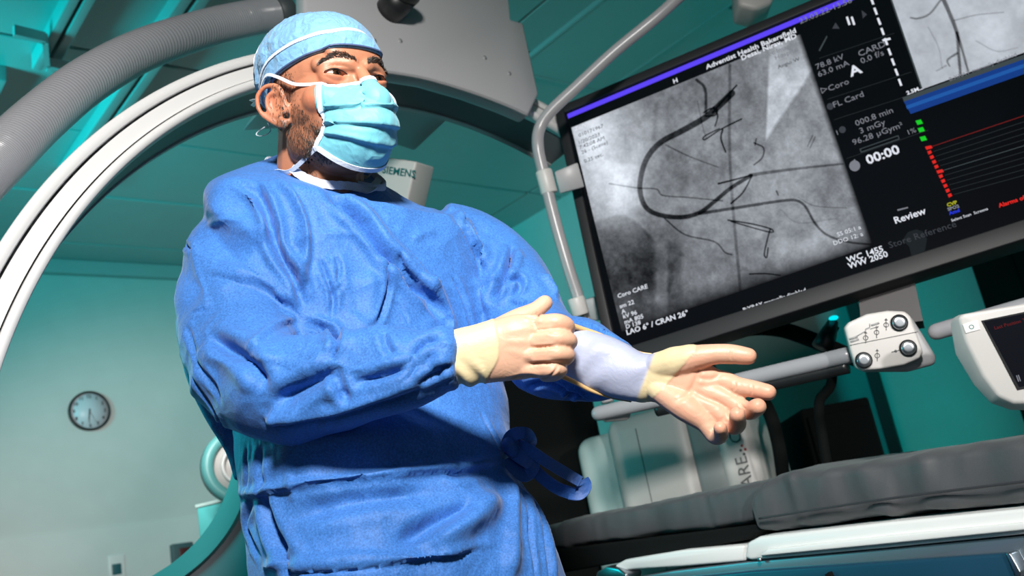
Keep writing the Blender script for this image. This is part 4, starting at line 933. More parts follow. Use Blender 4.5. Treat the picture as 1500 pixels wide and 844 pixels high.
# hair tufts: short tapered strands on the skin
M_hair = mat('dark_brown_hair', (0.030, 0.018, 0.013), 0.5, vary=0.3, vscale=200); M_grey_hair = mat('greying_beard_hair', (0.050, 0.038, 0.032), 0.5, vary=0.5, vscale=300)
def strands(name, pts, dirs, ln, w_, m_, parent, kind=None, front=False):
    V = []; Fc = []
    for p, d in zip(pts, dirs):
        h = htree.ray_cast(Vector((p[0], .2, p[2])), Vector((0, -1, 0))) if front else htree.find_nearest(Vector(p)); q = np.array(h[0]); n = np.array(h[1])
        if n @ (q-np.array([0, 0, 0.0])) < 0: n = -n
        t = norm(d-n*(d @ n)*0.9+n*0.25+rng.randn(3)*0.18); l_ = ln*rng.uniform(.6, 1.15); sd = norm(np.cross(t, n))*w_
        i0 = len(V); q = q-n*0.0004
        V += [q-sd, q+sd, q+t*l_*.55+n*l_*.05+sd*.8, q+t*l_*.55+n*l_*.05-sd*.8, q+t*l_-n*l_*.05]
        Fc += [(i0, i0+1, i0+2, i0+3), (i0+3, i0+2, i0+4)]
    return meshobj(name, H(np.array(V)), Fc, m_, parent, smooth=False, kind=kind)
for s in (1, -1):
    pts = []; ds = []
    for i in range(620):
        u = rng.rand(); c_ = crom([(.008, .0155), (.020, .0215), (.034, .0225), (.044, .0180), (.050, .0130)], 50)[int(u*49)]
        th_ = (0.0042*(1-u**2.5)+0.0008)*(0.75 if u < .12 else 1); dz = rng.uniform(-1, 1)*th_
        pts.append((s*c_[0], .088-abs(c_[0])*0.35, c_[1]+dz)); ds.append(np.array([s*(0.5+u*.6), 0, .75-u*1.1-dz*80]))
    strands('eyebrow', pts, ds, .0062, .00032, M_hair, per, None, True)
pts = []; ds = []
while len(pts) < 7000:
    p = np.array([rng.uniform(.035, .085), rng.uniform(-.020, .085), rng.uniform(-.125, .020)]); s = rng.choice([1, -1])
    front = -0.008 + max(0, (-.020-p[2]))*0.9
    if p[1] > front+.030+rng.rand()*.012 or p[1] < -.012+max(0, -.05-p[2])*.35: continue
    if p[2] > -.02 and rng.rand() < .1: continue
    pts.append((s*p[0], p[1], p[2])); ds.append(np.array([0, .25, -1.0]))
pts_b, ds_b = pts, ds
strands('beard', pts, ds, .0050, .00036, M_grey_hair, per, 'stuff')
pts = []; ds = []
while len(pts) < 2200:
    p = np.array([rng.uniform(.05, .08), rng.uniform(-.09, .012), rng.uniform(-.085, .04)])
    if p[1] > -.03 and p[2] < -.01 and p[1] < 0.0: pass
    if p[2] < -.045-p[1]*0.2: continue
    s = rng.choice([1, -1]); pts.append((s*p[0], p[1], p[2])); ds.append(np.array([0, -.3, -1.0]))
strands('hair', pts, ds, .0075, .00035, M_hair, per, 'stuff')

# ---- cap: shell over the skull, hem from forehead over the ear to the nape
c0 = np.array([0, -0.006, 0.020])
NA, NR = 150, 56
def hem(a):  # a: 0 = front, pi = back; elevation angle of hem
    x = abs(a)/pi; return np.interp(x, [0, .16, .30, .42, .50, .58, .70, .85, 1], [.13, .12, .06, -.02, -.07, -.20, -.46, -.62, -.68])
cv_ = np.zeros((NR, NA, 3)); pole_t = np.array([0, -.22, 1.0])
for j in range(NA):
    a = 2*pi*j/NA; aa = (a+pi) % (2*pi)-pi; e0 = hem(aa)
    dh = np.array([sin(a), cos(a), 0])
    for i in range(NR):
        t = i/(NR-1); el = (pi/2-0.02)*(1-t)+e0*t
        d = norm(dh*cos(el)+np.array([0, -0.0, 1.0])*sin(el)); h = htree.ray_cast(Vector(c0+d*0.3), Vector(-d), .4)
        r = (0.3-h[3]) if h[0] is not None else 0.1
        if abs(aa)/pi > .3 and abs(aa)/pi < .75 and el < 0.25: r = min(r, 0.0775)
        puff = 0.004+0.012*sin(pi*min(1, t*1.08))**1.2*(0.35+0.65*(1-cos(aa))/2)+0.006*(1-t)
        cv_[i, j] = c0+d*(r+puff)
for _ in range(3): # soften
    cv_[1:-1] = (cv_[:-2]+cv_[2:]+2*cv_[1:-1]+np.roll(cv_[1:-1], 1, 1)+np.roll(cv_[1:-1], -1, 1))/6
n_ = cv_-c0; n_ /= np.linalg.norm(n_, axis=2)[..., None]
for i in range(NR):
    t = i/(NR-1)
    for j in range(NA):
        a = 2*pi*j/NA; aa = (a+pi) % (2*pi)-pi; bk_ = (1-cos(aa))/2; p = cv_[i, j]
        g = abs(sin(aa*15+2*sin(aa*5)+t*3))*1.3-.8+sin(aa*61+1.3+t*9*sin(aa*3))*0.4
        f = mn.ridged_multi_fractal(Vector(p*34), 1.0, 2.0, 3, 1.0, 2.0)-1.0
        band = 1 if t > .78 else 0
        amp = (0.0010+0.0042*bk_)*(np.exp(-((t-.66)/.16)**2)+0.45*np.exp(-((t-.30)/.14)**2))
        cv_[i, j] += n_[i, j]*(g*amp*(0.25 if band else 1)+0.0022*f*(0.35+bk_)*(0.2 if band else 1))
        if 0.78 < t < 0.81: cv_[i, j] -= n_[i, j]*0.0018
        if t > 0.985: cv_[i, j] -= n_[i, j]*0.0022
outer = cv_.reshape(-1, 3); idx = np.arange(NR*NA).reshape(NR, NA); q = []
for i in range(NR-1):
    for j in range(NA): k = (j+1) % NA; q.append((idx[i, j], idx[i+1, j], idx[i+1, k], idx[i, k]))
inner = (cv_-n_*0.0012).reshape(-1, 3); o2 = [tuple(x+NR*NA for x in f[::-1]) for f in q]
lip = [(idx[-1, j], idx[-1, j]+NR*NA, idx[-1, (j+1) % NA]+NR*NA, idx[-1, (j+1) % NA]) for j in range(NA)]
V = np.vstack([outer, inner, cv_[0].mean(0)[None]]); top = [(len(V)-1, idx[0, j], idx[0, (j+1) % NA]) for j in range(NA)]
capo = meshobj('surgical_cap', H(V), q+o2+lip+top, M_cap, per)
def ribbon(pts, w_, th_, nrm, m_, parent, name, closed=False, label=None):
    """flat tape along pts (k,3) with face normals nrm"""
    p = np.asarray(pts); T = np.gradient(p, axis=0); T /= np.linalg.norm(T, axis=1)[:, None]+1e-12; n = np.asarray(nrm); n = n-T*np.einsum('ij,ij->i', n, T)[:, None]; n /= np.linalg.norm(n, axis=1)[:, None]+1e-12
    s = np.cross(T, n); w_ = np.broadcast_to(w_, (len(p),))[:, None]
    rs = [np.array([p[i]-s[i]*w_[i]/2, p[i]+s[i]*w_[i]/2, p[i]+s[i]*w_[i]/2*.96+n[i]*th_, p[i]-s[i]*w_[i]/2*.96+n[i]*th_]) for i in range(len(p))]
    v, f = loft(rs); return meshobj(name, v, f, m_, parent, label=label, smooth=False)
def cap_line(t0, t1=None, a0=-pi, a1=pi, n=120, off=0.001):
    P_ = []; N_ = []
    for k in range(n):
        u = k/(n-1); a = a0+(a1-a0)*u; t = t0 if t1 is None else t0+(t1-t0)*u; fi = t*(NR-1); i = int(fi); fi -= i; j = (a % (2*pi))/(2*pi)*NA; jj = int(j) % NA; fj = j-int(j); i2 = min(i+1, NR-1); j2 = (jj+1) % NA
        p = cv_[i, jj]*(1-fi)*(1-fj)+cv_[i2, jj]*fi*(1-fj)+cv_[i, j2]*(1-fi)*fj+cv_[i2, j2]*fi*fj; nn = norm(p-c0); P_.append(p+nn*off); N_.append(nn)
    return np.array(P_), np.array(N_)
pl_, nl_ = cap_line(.79); ribbon(H(pl_), .0062, .0012, nl_ @ HW.T, M_trim, capo, 'cap_tape', label='white tape round the cap')
pl_, nl_ = cap_line(.985); ribbon(H(pl_), .0022, .0010, nl_ @ HW.T, mat('cap_hem_navy', (0.05, 0.08, 0.18), 0.6), capo, 'cap_hem')
pl_ = np.array([cap_line(t, a0=a, a1=a+.01, n=2)[0][0] for t, a in zip(np.linspace(.34, .74, 50), np.linspace(-2.6, -2.9, 50))])
tie = crom([(0.052, -.100, .020), (.066, -.108, .018), (.074, -.112, .026), (.080, -.110, .022)], 20)
# seam over the crown, from the nape to the top
sm_ = []; 
for k in range(60):
    u = k/59; a = 2.35-0.15*u; t = .80-.62*u; q_, n2_ = cap_line(t, a0=a, a1=a+.01, n=2); sm_.append(q_[0]+n2_[0]*0.0004)
ribbon(H(np.array(sm_)), .0022, .0016, (np.array(sm_)-c0) @ HW.T, M_trim, capo, 'cap_seam')

# ---- mask
NAm, NTm = 90, 70
Tt = [0, .12, .28, .5, .72, .88, 1]
zc = [-.015, -.026, -.046, -.070, -.096, -.114, -.126]; yf = [.086, .098, .110, .118, .112, .098, .080]; nose = [.022, .023, .019, .008, 0, 0, 0]; nw = [.017, .019, .024, .03, .03, .03, .03]
ws_ = [.046, .048, .049, .047, .047, .048, .049]; y0 = [.062, .062, .061, .061, .056, .046, .040]; zs = [-.022, -.026, -.040, -.058, -.073, -.081, -.088]
mv = np.zeros((NTm, NAm, 3))
for i in range(NTm):
    t = i/(NTm-1); g = lambda arr: float(np.interp(t, Tt, arr))
    ZC, YF, NO, NW, WS, Y0, ZS = map(g, (zc, yf, nose, nw, ws_, y0, zs))
    for j in range(NAm):
        s = -1+2*j/(NAm-1); a = s*pi/2*1.0
        x = WS*np.sign(s)*abs(sin(a))**0.92; c_ = cos(a)
        y = Y0+(YF-Y0)*c_**0.78+NO*np.exp(-(x/NW)**2); z = ZS+(ZC-ZS)*c_**1.1
        mv[i, j] = (x, y, z)
for j in range(NAm):   # pull outwards where skin pokes through
    for i in range(NTm):
        p = mv[i, j]; h = htree.find_nearest(Vector(p)); q_ = np.array(h[0]); n__ = np.array(h[1]); 
        if n__ @ (q_-np.array([0, 0, -.03])) < 0: n__ = -n__
        dd = (p-q_) @ n__
        if dd < 0.0022: mv[i, j] = p+n__*(0.0022-dd)
for _ in range(2): mv[1:-1, 1:-1] = (mv[:-2, 1:-1]+mv[2:, 1:-1]+mv[1:-1, :-2]+mv[1:-1, 2:]+2*mv[1:-1, 1:-1])/6
du = np.gradient(mv, axis=0); dv = np.gradient(mv, axis=1); mn_ = np.cross(dv, du); mn_ /= np.linalg.norm(mn_, axis=2)[..., None]+1e-9
if mn_[NTm//2, NAm//2, 1] < 0: mn_ = -mn_
for i in range(NTm):
    t = i/(NTm-1)
    for j in range(NAm):
        s = -1+2*j/(NAm-1); d = 0
        for tc0, am, sl in ((.30, .0090, .06), (.54, .0085, .04), (.77, .0070, -.03)):
            tc1 = tc0+sl*(1-s*s)+0.025*sin(s*3+tc0*20); q_ = (t-tc1)/.030
            d += am*(1/(1+math.exp(min(50, q_*4))))*math.exp(-max(0, tc1-t)/.14)*(0.55+.45*abs(sin(s*2.4+tc0*9)))
        f = mn.ridged_multi_fractal(Vector((mv[i, j][0]*30+3, t*3.2, 2+mv[i, j][1]*9)), 1.0, 2.0, 3, 1.0, 2.0)-1.0
        edge = min(1, min(t, 1-t)*9)*min(1, (1-abs(s))*7)
        mv[i, j] += mn_[i, j]*(d*edge+0.0016*f*edge)
idx = np.arange(NTm*NAm).reshape(NTm, NAm); q = [(idx[i, j], idx[i+1, j], idx[i+1, j+1], idx[i, j+1]) for i in range(NTm-1) for j in range(NAm-1)]
no = NTm*NAm; V = np.vstack([mv.reshape(-1, 3), (mv-mn_*.0012).reshape(-1, 3)]); b_o = list(idx[0])+list(idx[1:, -1])+list(idx[-1, ::-1][1:])+list(idx[::-1, 0][1:-1])
q2 = q+[tuple(x+no for x in f[::-1]) for f in q]+[(b_o[k], b_o[(k+1) % len(b_o)], b_o[(k+1) % len(b_o)]+no, b_o[k]+no) for k in range(len(b_o))]
mask = meshobj('face_mask', H(V), q2, M_mask, per)
def mrib(name, ii, jj, w_, off=.0006, m_=None, label=None):
    p = np.array([mv[i, j]+mn_[i, j]*off for i, j in zip(ii, jj)]); n__ = np.array([mn_[i, j] for i, j in zip(ii, jj)]); p = crom(p, 80) if len(p) > 3 else p; n__ = crom(n__, 80)
    return ribbon(H(p), w_, .0010, n__ @ HW.T, m_ or M_trim, mask, name, label=label)
mrib('mask_top_binding', [1]*NAm, range(NAm), .0062); mrib('mask_bottom_binding', [NTm-2]*NAm, range(NAm), .0075)
mrib('mask_side_binding', range(NTm), [1]*NTm, .0065); mrib('mask_side_binding', range(NTm), [NAm-2]*NTm, .0065)
def strap(pts, w_=.0045, name='mask_strap', off=.0025, parent=None):
    p = crom(pts, 60); out = []; ns = []
    for a in p:
        h = htree.find_nearest(Vector(a)); ns.append(norm(a-np.array([0, -.01, a[2]*.6]))); out.append(a)
    return ribbon(H(np.array(out)), w_, .0009, np.array(ns) @ HW.T, M_trim, parent or mask, name)
cl_ = lambda a, t: cap_line(t, a0=a, a1=a+.01, n=2, off=.003)[0][0]
for s in (1, -1):
    c1 = mv[1, NAm-2 if s > 0 else 1]; c2 = mv[NTm-2, NAm-2 if s > 0 else 1]
    strap([c1, (s*.0655, .038, -.004), (s*.0765, .014, .012)]+[cl_(s*a if s > 0 else -a, t) for a, t in ((1.62, .92), (1.9, .88), (2.2, .84), (2.6, .79), (3.0, .75))])
    strap([c2, (s*.060, -.006, -.106), (s*.064, -.035, -.100), (s*.058, -.070, -.096), (s*.030, -.105, -.100), (0, -.112, -.102)], .0060)
# cap/mask tie bows behind the head
for base in (H([cl_(2.5, .80)])[0], ):
    for k, (dx, dy) in enumerate(((-22, -4), (-20, 3))):
        b0 = proj(base); tip = P(b0[0]+dx*.8, b0[1]+dy, 1.36)
        ribbon(crom([base, (base+tip)/2+ZZ*0.004, tip], 16), .006, .0008, np.tile(FF, (16, 1)), M_trim, capo, 'cap_tie')
lp = [P(388, 186, 1.37), P(378, 193, 1.375), P(376, 198, 1.375), P(386, 199, 1.37), P(396, 192, 1.365), P(392, 180, 1.36)]
meshobj('cap_tie', *pipe(lp, .0009, 6, 40), M_trim, capo)
lp = [P(412, 236, 1.33), P(395, 231, 1.34), P(389, 237, 1.345), P(396, 243, 1.345), P(412, 240, 1.335)]
ribbon(crom(lp, 40), .005, .0008, np.tile(FF, (40, 1)), M_trim, mask, 'mask_tie')

# ---- gown: trunk and sleeves as one skin, then folds sculpted in
def ring_sil(L_, R_, Yc, k, tl=0.0, yaw=FA, n=56, e=2.35):
    a_ = P(L_[0], L_[1], Yc); b_ = P(R_[0], R_[1], Yc); c = (a_+b_)/2; h = np.linalg.norm(b_-a_)/2*0.955
    A_ = h/sqrt(cos(yaw)**2+(k*sin(yaw))**2); Bq = A_*k; sl = (b_-a_)[2]/(b_-a_)[0]; th = np.linspace(0, 2*pi, n, endpoint=False)
    cx = np.sign(np.cos(th))*np.abs(np.cos(th))**(2/e); sy = np.sign(np.sin(th))*np.abs(np.sin(th))**(2/e)
    p = c+A_*cx[:, None]*FR+Bq*sy[:, None]*FF; p[:, 2] = c[2]+(p[:, 0]-c[0])*sl*0.8-tl*Bq*sy; return p
rings = [ring_sil(*a) for a in [
    ((424, 248), (556, 254), 1.300, .88, .80), ((414, 256), (572, 264), 1.300, .92, .78), ((378, 272), (634, 280), 1.31, .70, .55), ((340, 298), (682, 298), 1.325, .56, .30), ((328, 325), (700, 322), 1.33, .55, .1), ((330, 366), (708, 368), 1.33, .60),
    ((335, 420), (716, 425), 1.335, .64), ((346, 500), (732, 500), 1.34, .64), ((354, 570), (739, 560), 1.33, .68), ((358, 640), (742, 618), 1.315, .76), ((360, 690), (748, 668), 1.305, .82),
    ((372, 760), (776, 735), 1.305, .84), ((382, 850), (820, 830), 1.305, .86), ((388, 960), (862, 930), 1.32, .80), ((366, 1180), (900, 1130), 1.32, .82), ((356, 1500), (900, 1440), 1.34, .84)]]
dense = []
R_ = np.array(rings)
for i in range(len(R_)-1):
    for s in np.linspace(0, 1, 5, endpoint=False):
        p0_, p1_, p2_, p3_ = R_[max(i-1, 0)], R_[i], R_[i+1], R_[min(i+2, len(R_)-1)]
        dense.append(0.5*(2*p1_+(p2_-p0_)*s+(2*p0_-5*p1_+4*p2_-p3_)*s*s+(3*p1_-p0_-3*p2_+p3_)*s**3))
dense.append(R_[-1]); gp = [loft(dense)]
def sleeve(rows, n=60, flat=None):
    c = crom([list(P(x, y, Y)) + [r*pxm(Y), f] for x, y, Y, r, f in rows], n); p = c[:, :3]; T, N, B_ = frames(p, up=-FW); th = np.linspace(0, 2*pi, 36, endpoint=False); rs = []
    for i in range(n):
        d = norm(-FW-T[i]*(-FW @ T[i])); s = np.cross(T[i], d)
        rs.append(p[i]+c[i, 3]*(np.cos(th)[:, None]*d*c[i, 4]+np.sin(th)[:, None]*s))
    return loft(rs)
RSL = [(408, 300, 1.29, 30, 1), (384, 318, 1.285, 42, 1), (356, 342, 1.275, 60, .95), (347, 376, 1.26, 76, .9), (346, 426, 1.235, 84, .85), (350, 486, 1.20, 86, .82), (364, 538, 1.165, 88, .80), (392, 562, 1.13, 80, .80), (440, 565, 1.108, 74, .80), (500, 556, 1.09, 71, .80), (560, 546, 1.075, 66, .78), (610, 538, 1.068, 56, .78), (640, 532, 1.066, 45, .80), (666, 527, 1.065, 37, .9)]
LSL = [(640, 326, 1.39, 36, 1), (682, 354, 1.41, 54, .95), (722, 396, 1.405, 67, .9), (748, 440, 1.385, 72, .9), (775, 490, 1.35, 68, .9), (810, 520, 1.29, 64, .88), (850, 527, 1.235, 62, .85), (885, 535, 1.20, 54, .85), (912, 541, 1.185, 42, .9)]
gp += [sleeve(RSL), sleeve(LSL, 50)]
# cloth hanging behind the right elbow
gp.append(sleeve([(300, 440, 1.30, 40, .8), (300, 520, 1.30, 36, .8), (322, 590, 1.31, 30, .8), (352, 650, 1.32, 24, .8), (362, 700, 1.32, 18, .8)], 24))
GV, GF = remesh(gp, 0.0034, 12, 0.5)
STROKES = [[
  # broad soft forms first: (points, width m, height m, kind)
  ([(298, 298), (349, 325), (396, 351)], .022, .007, 'r'), ([(304, 396), (364, 414), (402, 431), (440, 462)], .020, .009, 'z'),
  ([(476, 272), (497, 295), (527, 322), (556, 364), (579, 385), (610, 421), (631, 442), (660, 484)], .017, .013, 'v'),
  ([(556, 262), (592, 281), (626, 299), (657, 309), (675, 335), (686, 356), (701, 380), (712, 402)], .017, .012, 'z'),
  ([(399, 594), (430, 576), (467, 557), (492, 538)], .018, .010, 'v'), ([(389, 606), (402, 616), (482, 607), (561, 583), (662, 544)], .014, .011, 'z'),
  ([(300, 488), (326, 505), (357, 523), (380, 545), (392, 575)], .018, .011, 'v'), ([(620, 812), (678, 769), (738, 718)], .020, .013, 'r'), ([(575, 800), (640, 768), (700, 742)], .018, .008, 'v'),
  ([(380, 660), (470, 640), (600, 640), (690, 650)], .030, .006, 'r'), ([(420, 760), (520, 735), (640, 720)], .022, .006, 'v'),
  ([(535, 395), (545, 440), (540, 490)], .020, .006, 'r'), ([(620, 470), (670, 520), (715, 545)], .020, .006, 'r'),
  ([(380, 720), (400, 780), (440, 850)], .020, .010, 'v'), ([(760, 700), (790, 770), (812, 860)], .014, .010, 'v'), ([(744, 688), (750, 762), (745, 870)], .014, .009, 'r')],
 [([(361, 262), (378, 280), (396, 319), (402, 357), (418, 388), (435, 414), (446, 464)], .012, .013, 'v'), ([(345, 262), (372, 285), (390, 318), (398, 335)], .009, .006, 'v'),
  ([(402, 254), (435, 289), (452, 328), (455, 372), (444, 434)], .010, .011, 's'), ([(582, 369), (592, 395), (614, 419)], .009, .008, 'v'),
  ([(681, 305), (686, 338), (696, 369), (709, 400)], .007, .006, 'v'), ([(614, 406), (649, 448), (665, 490)], .009, .006, 'z'), ([(614, 406), (639, 416)], .006, .004, 'r'),
  ([(600, 354), (618, 343), (639, 339)], .005, .0025, 'r'), ([(750, 358), (746, 385), (733, 416), (720, 446)], .011, .011, 'v'), ([(712, 424), (722, 412), (737, 412)], .007, .007, 'z'),
  ([(738, 424), (748, 411), (761, 409), (762, 422), (748, 438)], .007, .007, 'v'), ([(744, 438), (758, 447), (785, 448), (808, 444)], .007, .008, 'z'), ([(792, 398), (806, 418), (818, 440)], .007, .006, 'r'),
  ([(266, 352), (287, 369)], .006, .006, 'v'), ([(360, 519), (385, 498), (409, 479), (441, 467)], .007, .007, 'z'), ([(360, 521), (404, 531), (456, 547)], .006, .004, 'z'),
  ([(491, 542), (497, 565), (510, 592)], .011, .006, 'v'), ([(514, 562), (561, 552), (600, 538)], .009, .005, 'v'), ([(441, 467), (470, 480), (495, 492), (493, 510), (482, 533)], .009, .009, 'v'),
  ([(561, 484), (566, 505), (578, 522)], .008, .005, 'v'), ([(600, 528), (620, 505), (650, 495)], .008, .005, 'v'), ([(605, 565), (640, 548), (660, 532)], .007, .006, 'v'),
  ([(467, 375), (479, 408), (488, 434), (486, 465)], .006, .006, 'v'), ([(491, 375), (498, 396), (491, 419)], .006, .005, 'v'), ([(563, 372), (569, 416), (561, 458), (548, 482)], .006, .005, 'v'),
  ([(425, 360), (445, 350), (455, 345)], .006, .004, 'r'), ([(435, 372), (438, 400), (436, 425)], .007, .006, 'r'), ([(690, 405), (706, 430), (720, 460)], .008, .005, 'r'), ([(660, 400), (680, 440), (694, 480)], .007, .003, 'v'),
  ([(348, 722), (371, 727), (459, 712), (566, 700), (700, 685), (744, 674)], .008, .009, 'z'), ([(380, 838), (402, 834), (497, 830), (620, 821), (661, 810), (745, 797)], .008, .009, 'z'),
  ([(371, 727), (362, 770), (384, 830)], .010, .004, 'v'), ([(360, 650), (366, 690), (362, 722)], .009, .0035, 'v'), ([(386, 650), (382, 690), (388, 720)], .012, .003, 'v'),
  ([(765, 715), (776, 780), (786, 860)], .006, .006, 'v'), ([(650, 690), (668, 700), (720, 690)], .008, .004, 'v'),
  ([(272, 470), (290, 530), (328, 600)], .009, .003, 'v'), ([(280, 540), (302, 590), (340, 636)], .006, .0025, 'v'),
  ([(850, 472), (880, 486), (905, 500)], .006, .006, 'v'), ([(760, 572), (800, 560), (850, 580)], .007, .006, 'v'), ([(830, 588), (842, 574), (862, 588)], .006, .007, 'v')],
 [([(290, 296), (288, 348), (290, 396), (297, 425), (305, 452)], .0045, .0022, 'r'), ([(294, 335), (325, 322), (370, 322)], .004, .002, 'r'), ([(280, 459), (304, 452)], .0045, .003, 'v'),
  ([(456, 547), (475, 540), (491, 536), (505, 542), (521, 546), (561, 537), (613, 524), (650, 509)], .0055, .0045, 'z'), ([(300, 396), (340, 404), (372, 414)], .004, .0018, 'r'),
  ([(465, 345), (500, 342), (528, 346)], .0045, .0018, 'r'), ([(580, 308), (598, 306)], .004, .0015, 'r'), ([(470, 385), (482, 380)], .004, .002, 'r'), ([(475, 300), (520, 340), (552, 378)], .005, .002, 'r'),
  ([(569, 440), (590, 455), (600, 480)], .004, .002, 'v'), ([(478, 440), (500, 420), (505, 400)], .0045, .002, 'v'), ([(418, 440), (430, 455), (440, 470)], .0045, .003, 'v'),
  ([(640, 505), (652, 512), (660, 524)], .0045, .003, 'v'), ([(630, 545), (648, 535), (662, 540)], .0045, .003, 'v'), ([(590, 560), (605, 548), (612, 530)], .0045, .0025, 'v'),
  ([(440, 480), (448, 500), (440, 520)], .004, .002, 'v'), ([(420, 690), (430, 740)], .005, .002, 'r'), ([(560, 640), (600, 660), (650, 665)], .006, .002, 'r'), ([(700, 600), (720, 640), (736, 668)], .006, .003, 'v')]]

GV = sculpt(GV, GF, [[(a_, b_*(1.0 if b_ > .008 else 1.15), c_*(1.6 if b_ > .006 else 1.45), d_) for a_, b_, c_, d_ in g_] for g_ in STROKES])
nn = normals(GV, GF)
dsp = np.zeros(len(GV)); tri = lambda x: np.abs((x % 1.0)*2-1)
wv = np.array([mn.noise_vector(Vector((p[0]*4.2+3, p[1]*4.2, p[2]*4.2)))[:] for p in GV]); w2 = np.array([mn.noise(Vector((p[0]*9+7, p[1]*9, p[2]*9))) for p in GV])
dirs_ = [((.8, .2, .5), 7.5, .0042), ((-.6, .3, .75), 8.5, .0038), ((.2, .1, 1.0), 6.0, .0026), ((1.0, .1, -.15), 10.0, .0026), ((-.3, .2, .9), 15., .0016), ((.9, .1, .4), 17., .0014)]
for k_, (d_, f_, a_) in enumerate(dirs_):
    ph = (GV @ norm(d_))*f_+wv[:, k_ % 3]*1.3+.35*w2; msk = np.clip(wv[:, (k_+1) % 3]*1.6+.45, 0, 1)
    dsp += 1.35*a_*msk*(tri(ph)**1.3-.4)
GV = GV+nn*dsp[:, None]
gown = meshobj('surgical_gown', GV, GF, M_gown, per)
gtree = bvh(GV, GF)
# ---- collar, seams
def gsurf(pts, n, off=.001, tree=None):
    pp_ = crom(pts, n); P_ = []; N_ = []
    for q_ in pp_:
        h, nrm_ = hit(tree or gtree, q_[0], q_[1], off)
        if h is not None and (not P_ or np.linalg.norm(h-P_[-1]) < .05): P_.append(h); N_.append(nrm_)
    return np.array(P_), np.array(N_)
# collar: knit band round the neck opening, following the top ring of the gown
cr0 = crom(np.vstack([dense[0], dense[0][:1]]), 120)
cc = cr0.mean(0); cn = norm(np.cross(cr0[0]-cc, cr0[30]-cc)); cn = cn if cn[2] > 0 else -cn
rr_ = cr0-cc; rr_ /= np.linalg.norm(rr_, axis=1)[:, None]
wob = np.sin(np.linspace(0, 2*pi*46, 120))*.0006
bandr = [cc+(cr0-cc)*0.955+cn*.002, cc+(cr0-cc)*0.955+cn*.011, cc+(cr0-cc)*(.985)+cn*.012+rr_*wob[:, None], cc+(cr0-cc)*1.02+cn*.004+rr_*wob[:, None], cc+(cr0-cc)*1.045-cn*.006+rr_*wob[:, None], cc+(cr0-cc)*1.01-cn*.010]
v_, f_ = loft([b[:-1] for b in bandr], True, False); meshobj('collar_band', v_, f_, M_band, gown)
cp_ = crom([(430, 247), (442, 257), (458, 265), (478, 271), (500, 272), (518, 274), (536, 281), (549, 275), (558, 260)], 70)
btree = bvh(np.vstack([GV, allv]), [tuple(q) for q in GF]+[tuple(q+len(GV)) for q in allf]); P_, N_ = [], []
for q_ in cp_:
    h_, n_h = hit(btree, q_[0], q_[1], .002)
    if h_ is not None and (not P_ or np.linalg.norm(h_-P_[-1]) < .04): P_.append(h_); N_.append(n_h)
P_ = np.array(P_); N_ = np.array(N_)
for _ in range(6): P_[1:-1] = (P_[:-2]+P_[1:-1]*2+P_[2:])/4; N_[1:-1] = (N_[:-2]+N_[1:-1]*2+N_[2:])/4
ribbon(P_-FW*.002,   .0120+.0006*np.sin(np.linspace(0, 90, len(P_))), .003, N_*.5-FW*.5, M_band, gown, 'collar_band')
# waist tie at the wearer's left side
def rib(pts, w_, name='waist_tie', twist=0.0, Y=1.27):
    p = crom([P(x, y, Y+dy) for x, y, dy in pts], 60); t_ = np.linspace(0, 1, 60); d = np.array([norm(-FW*cos(a)+UP*sin(a)) for a in twist*t_*pi])
    return ribbon(p, w_, .0012, d, M_gowntie, gown, name)
rib([(743, 650, 0), (748, 640, -.01), (758, 635, -.015), (772, 636, -.015), (777, 648, -.008), (768, 655, 0), (750, 654, 0)], .017, twist=.35)
rib([(744, 646, .005), (770, 656, -.01), (800, 676, -.02), (830, 694, -.022), (850, 706, -.020)], .015, twist=.18)
rib([(852, 703, -.02), (856, 712, -.018), (848, 723, -.014), (834, 724, -.01)], .019, twist=.3)
rib([(842, 724, -.012), (818, 716, -.005), (795, 700, 0), (775, 680, 0), (746, 656, .005)], .017, twist=-.15)
rib([(744, 656, .0), (760, 668, -.010), (778, 680, -.012), (779, 688, -.008), (768, 697, -.004), (752, 684, .0), (743, 672, .004)], .018, twist=.3)
meshobj('tie_knot', *cat([ellipsoid(P(748, 652, 1.265), (.012, .010, .013), 16), ellipsoid(P(752, 660, 1.262), (.009, .008, .010), 14)]), M_gowntie, gown)

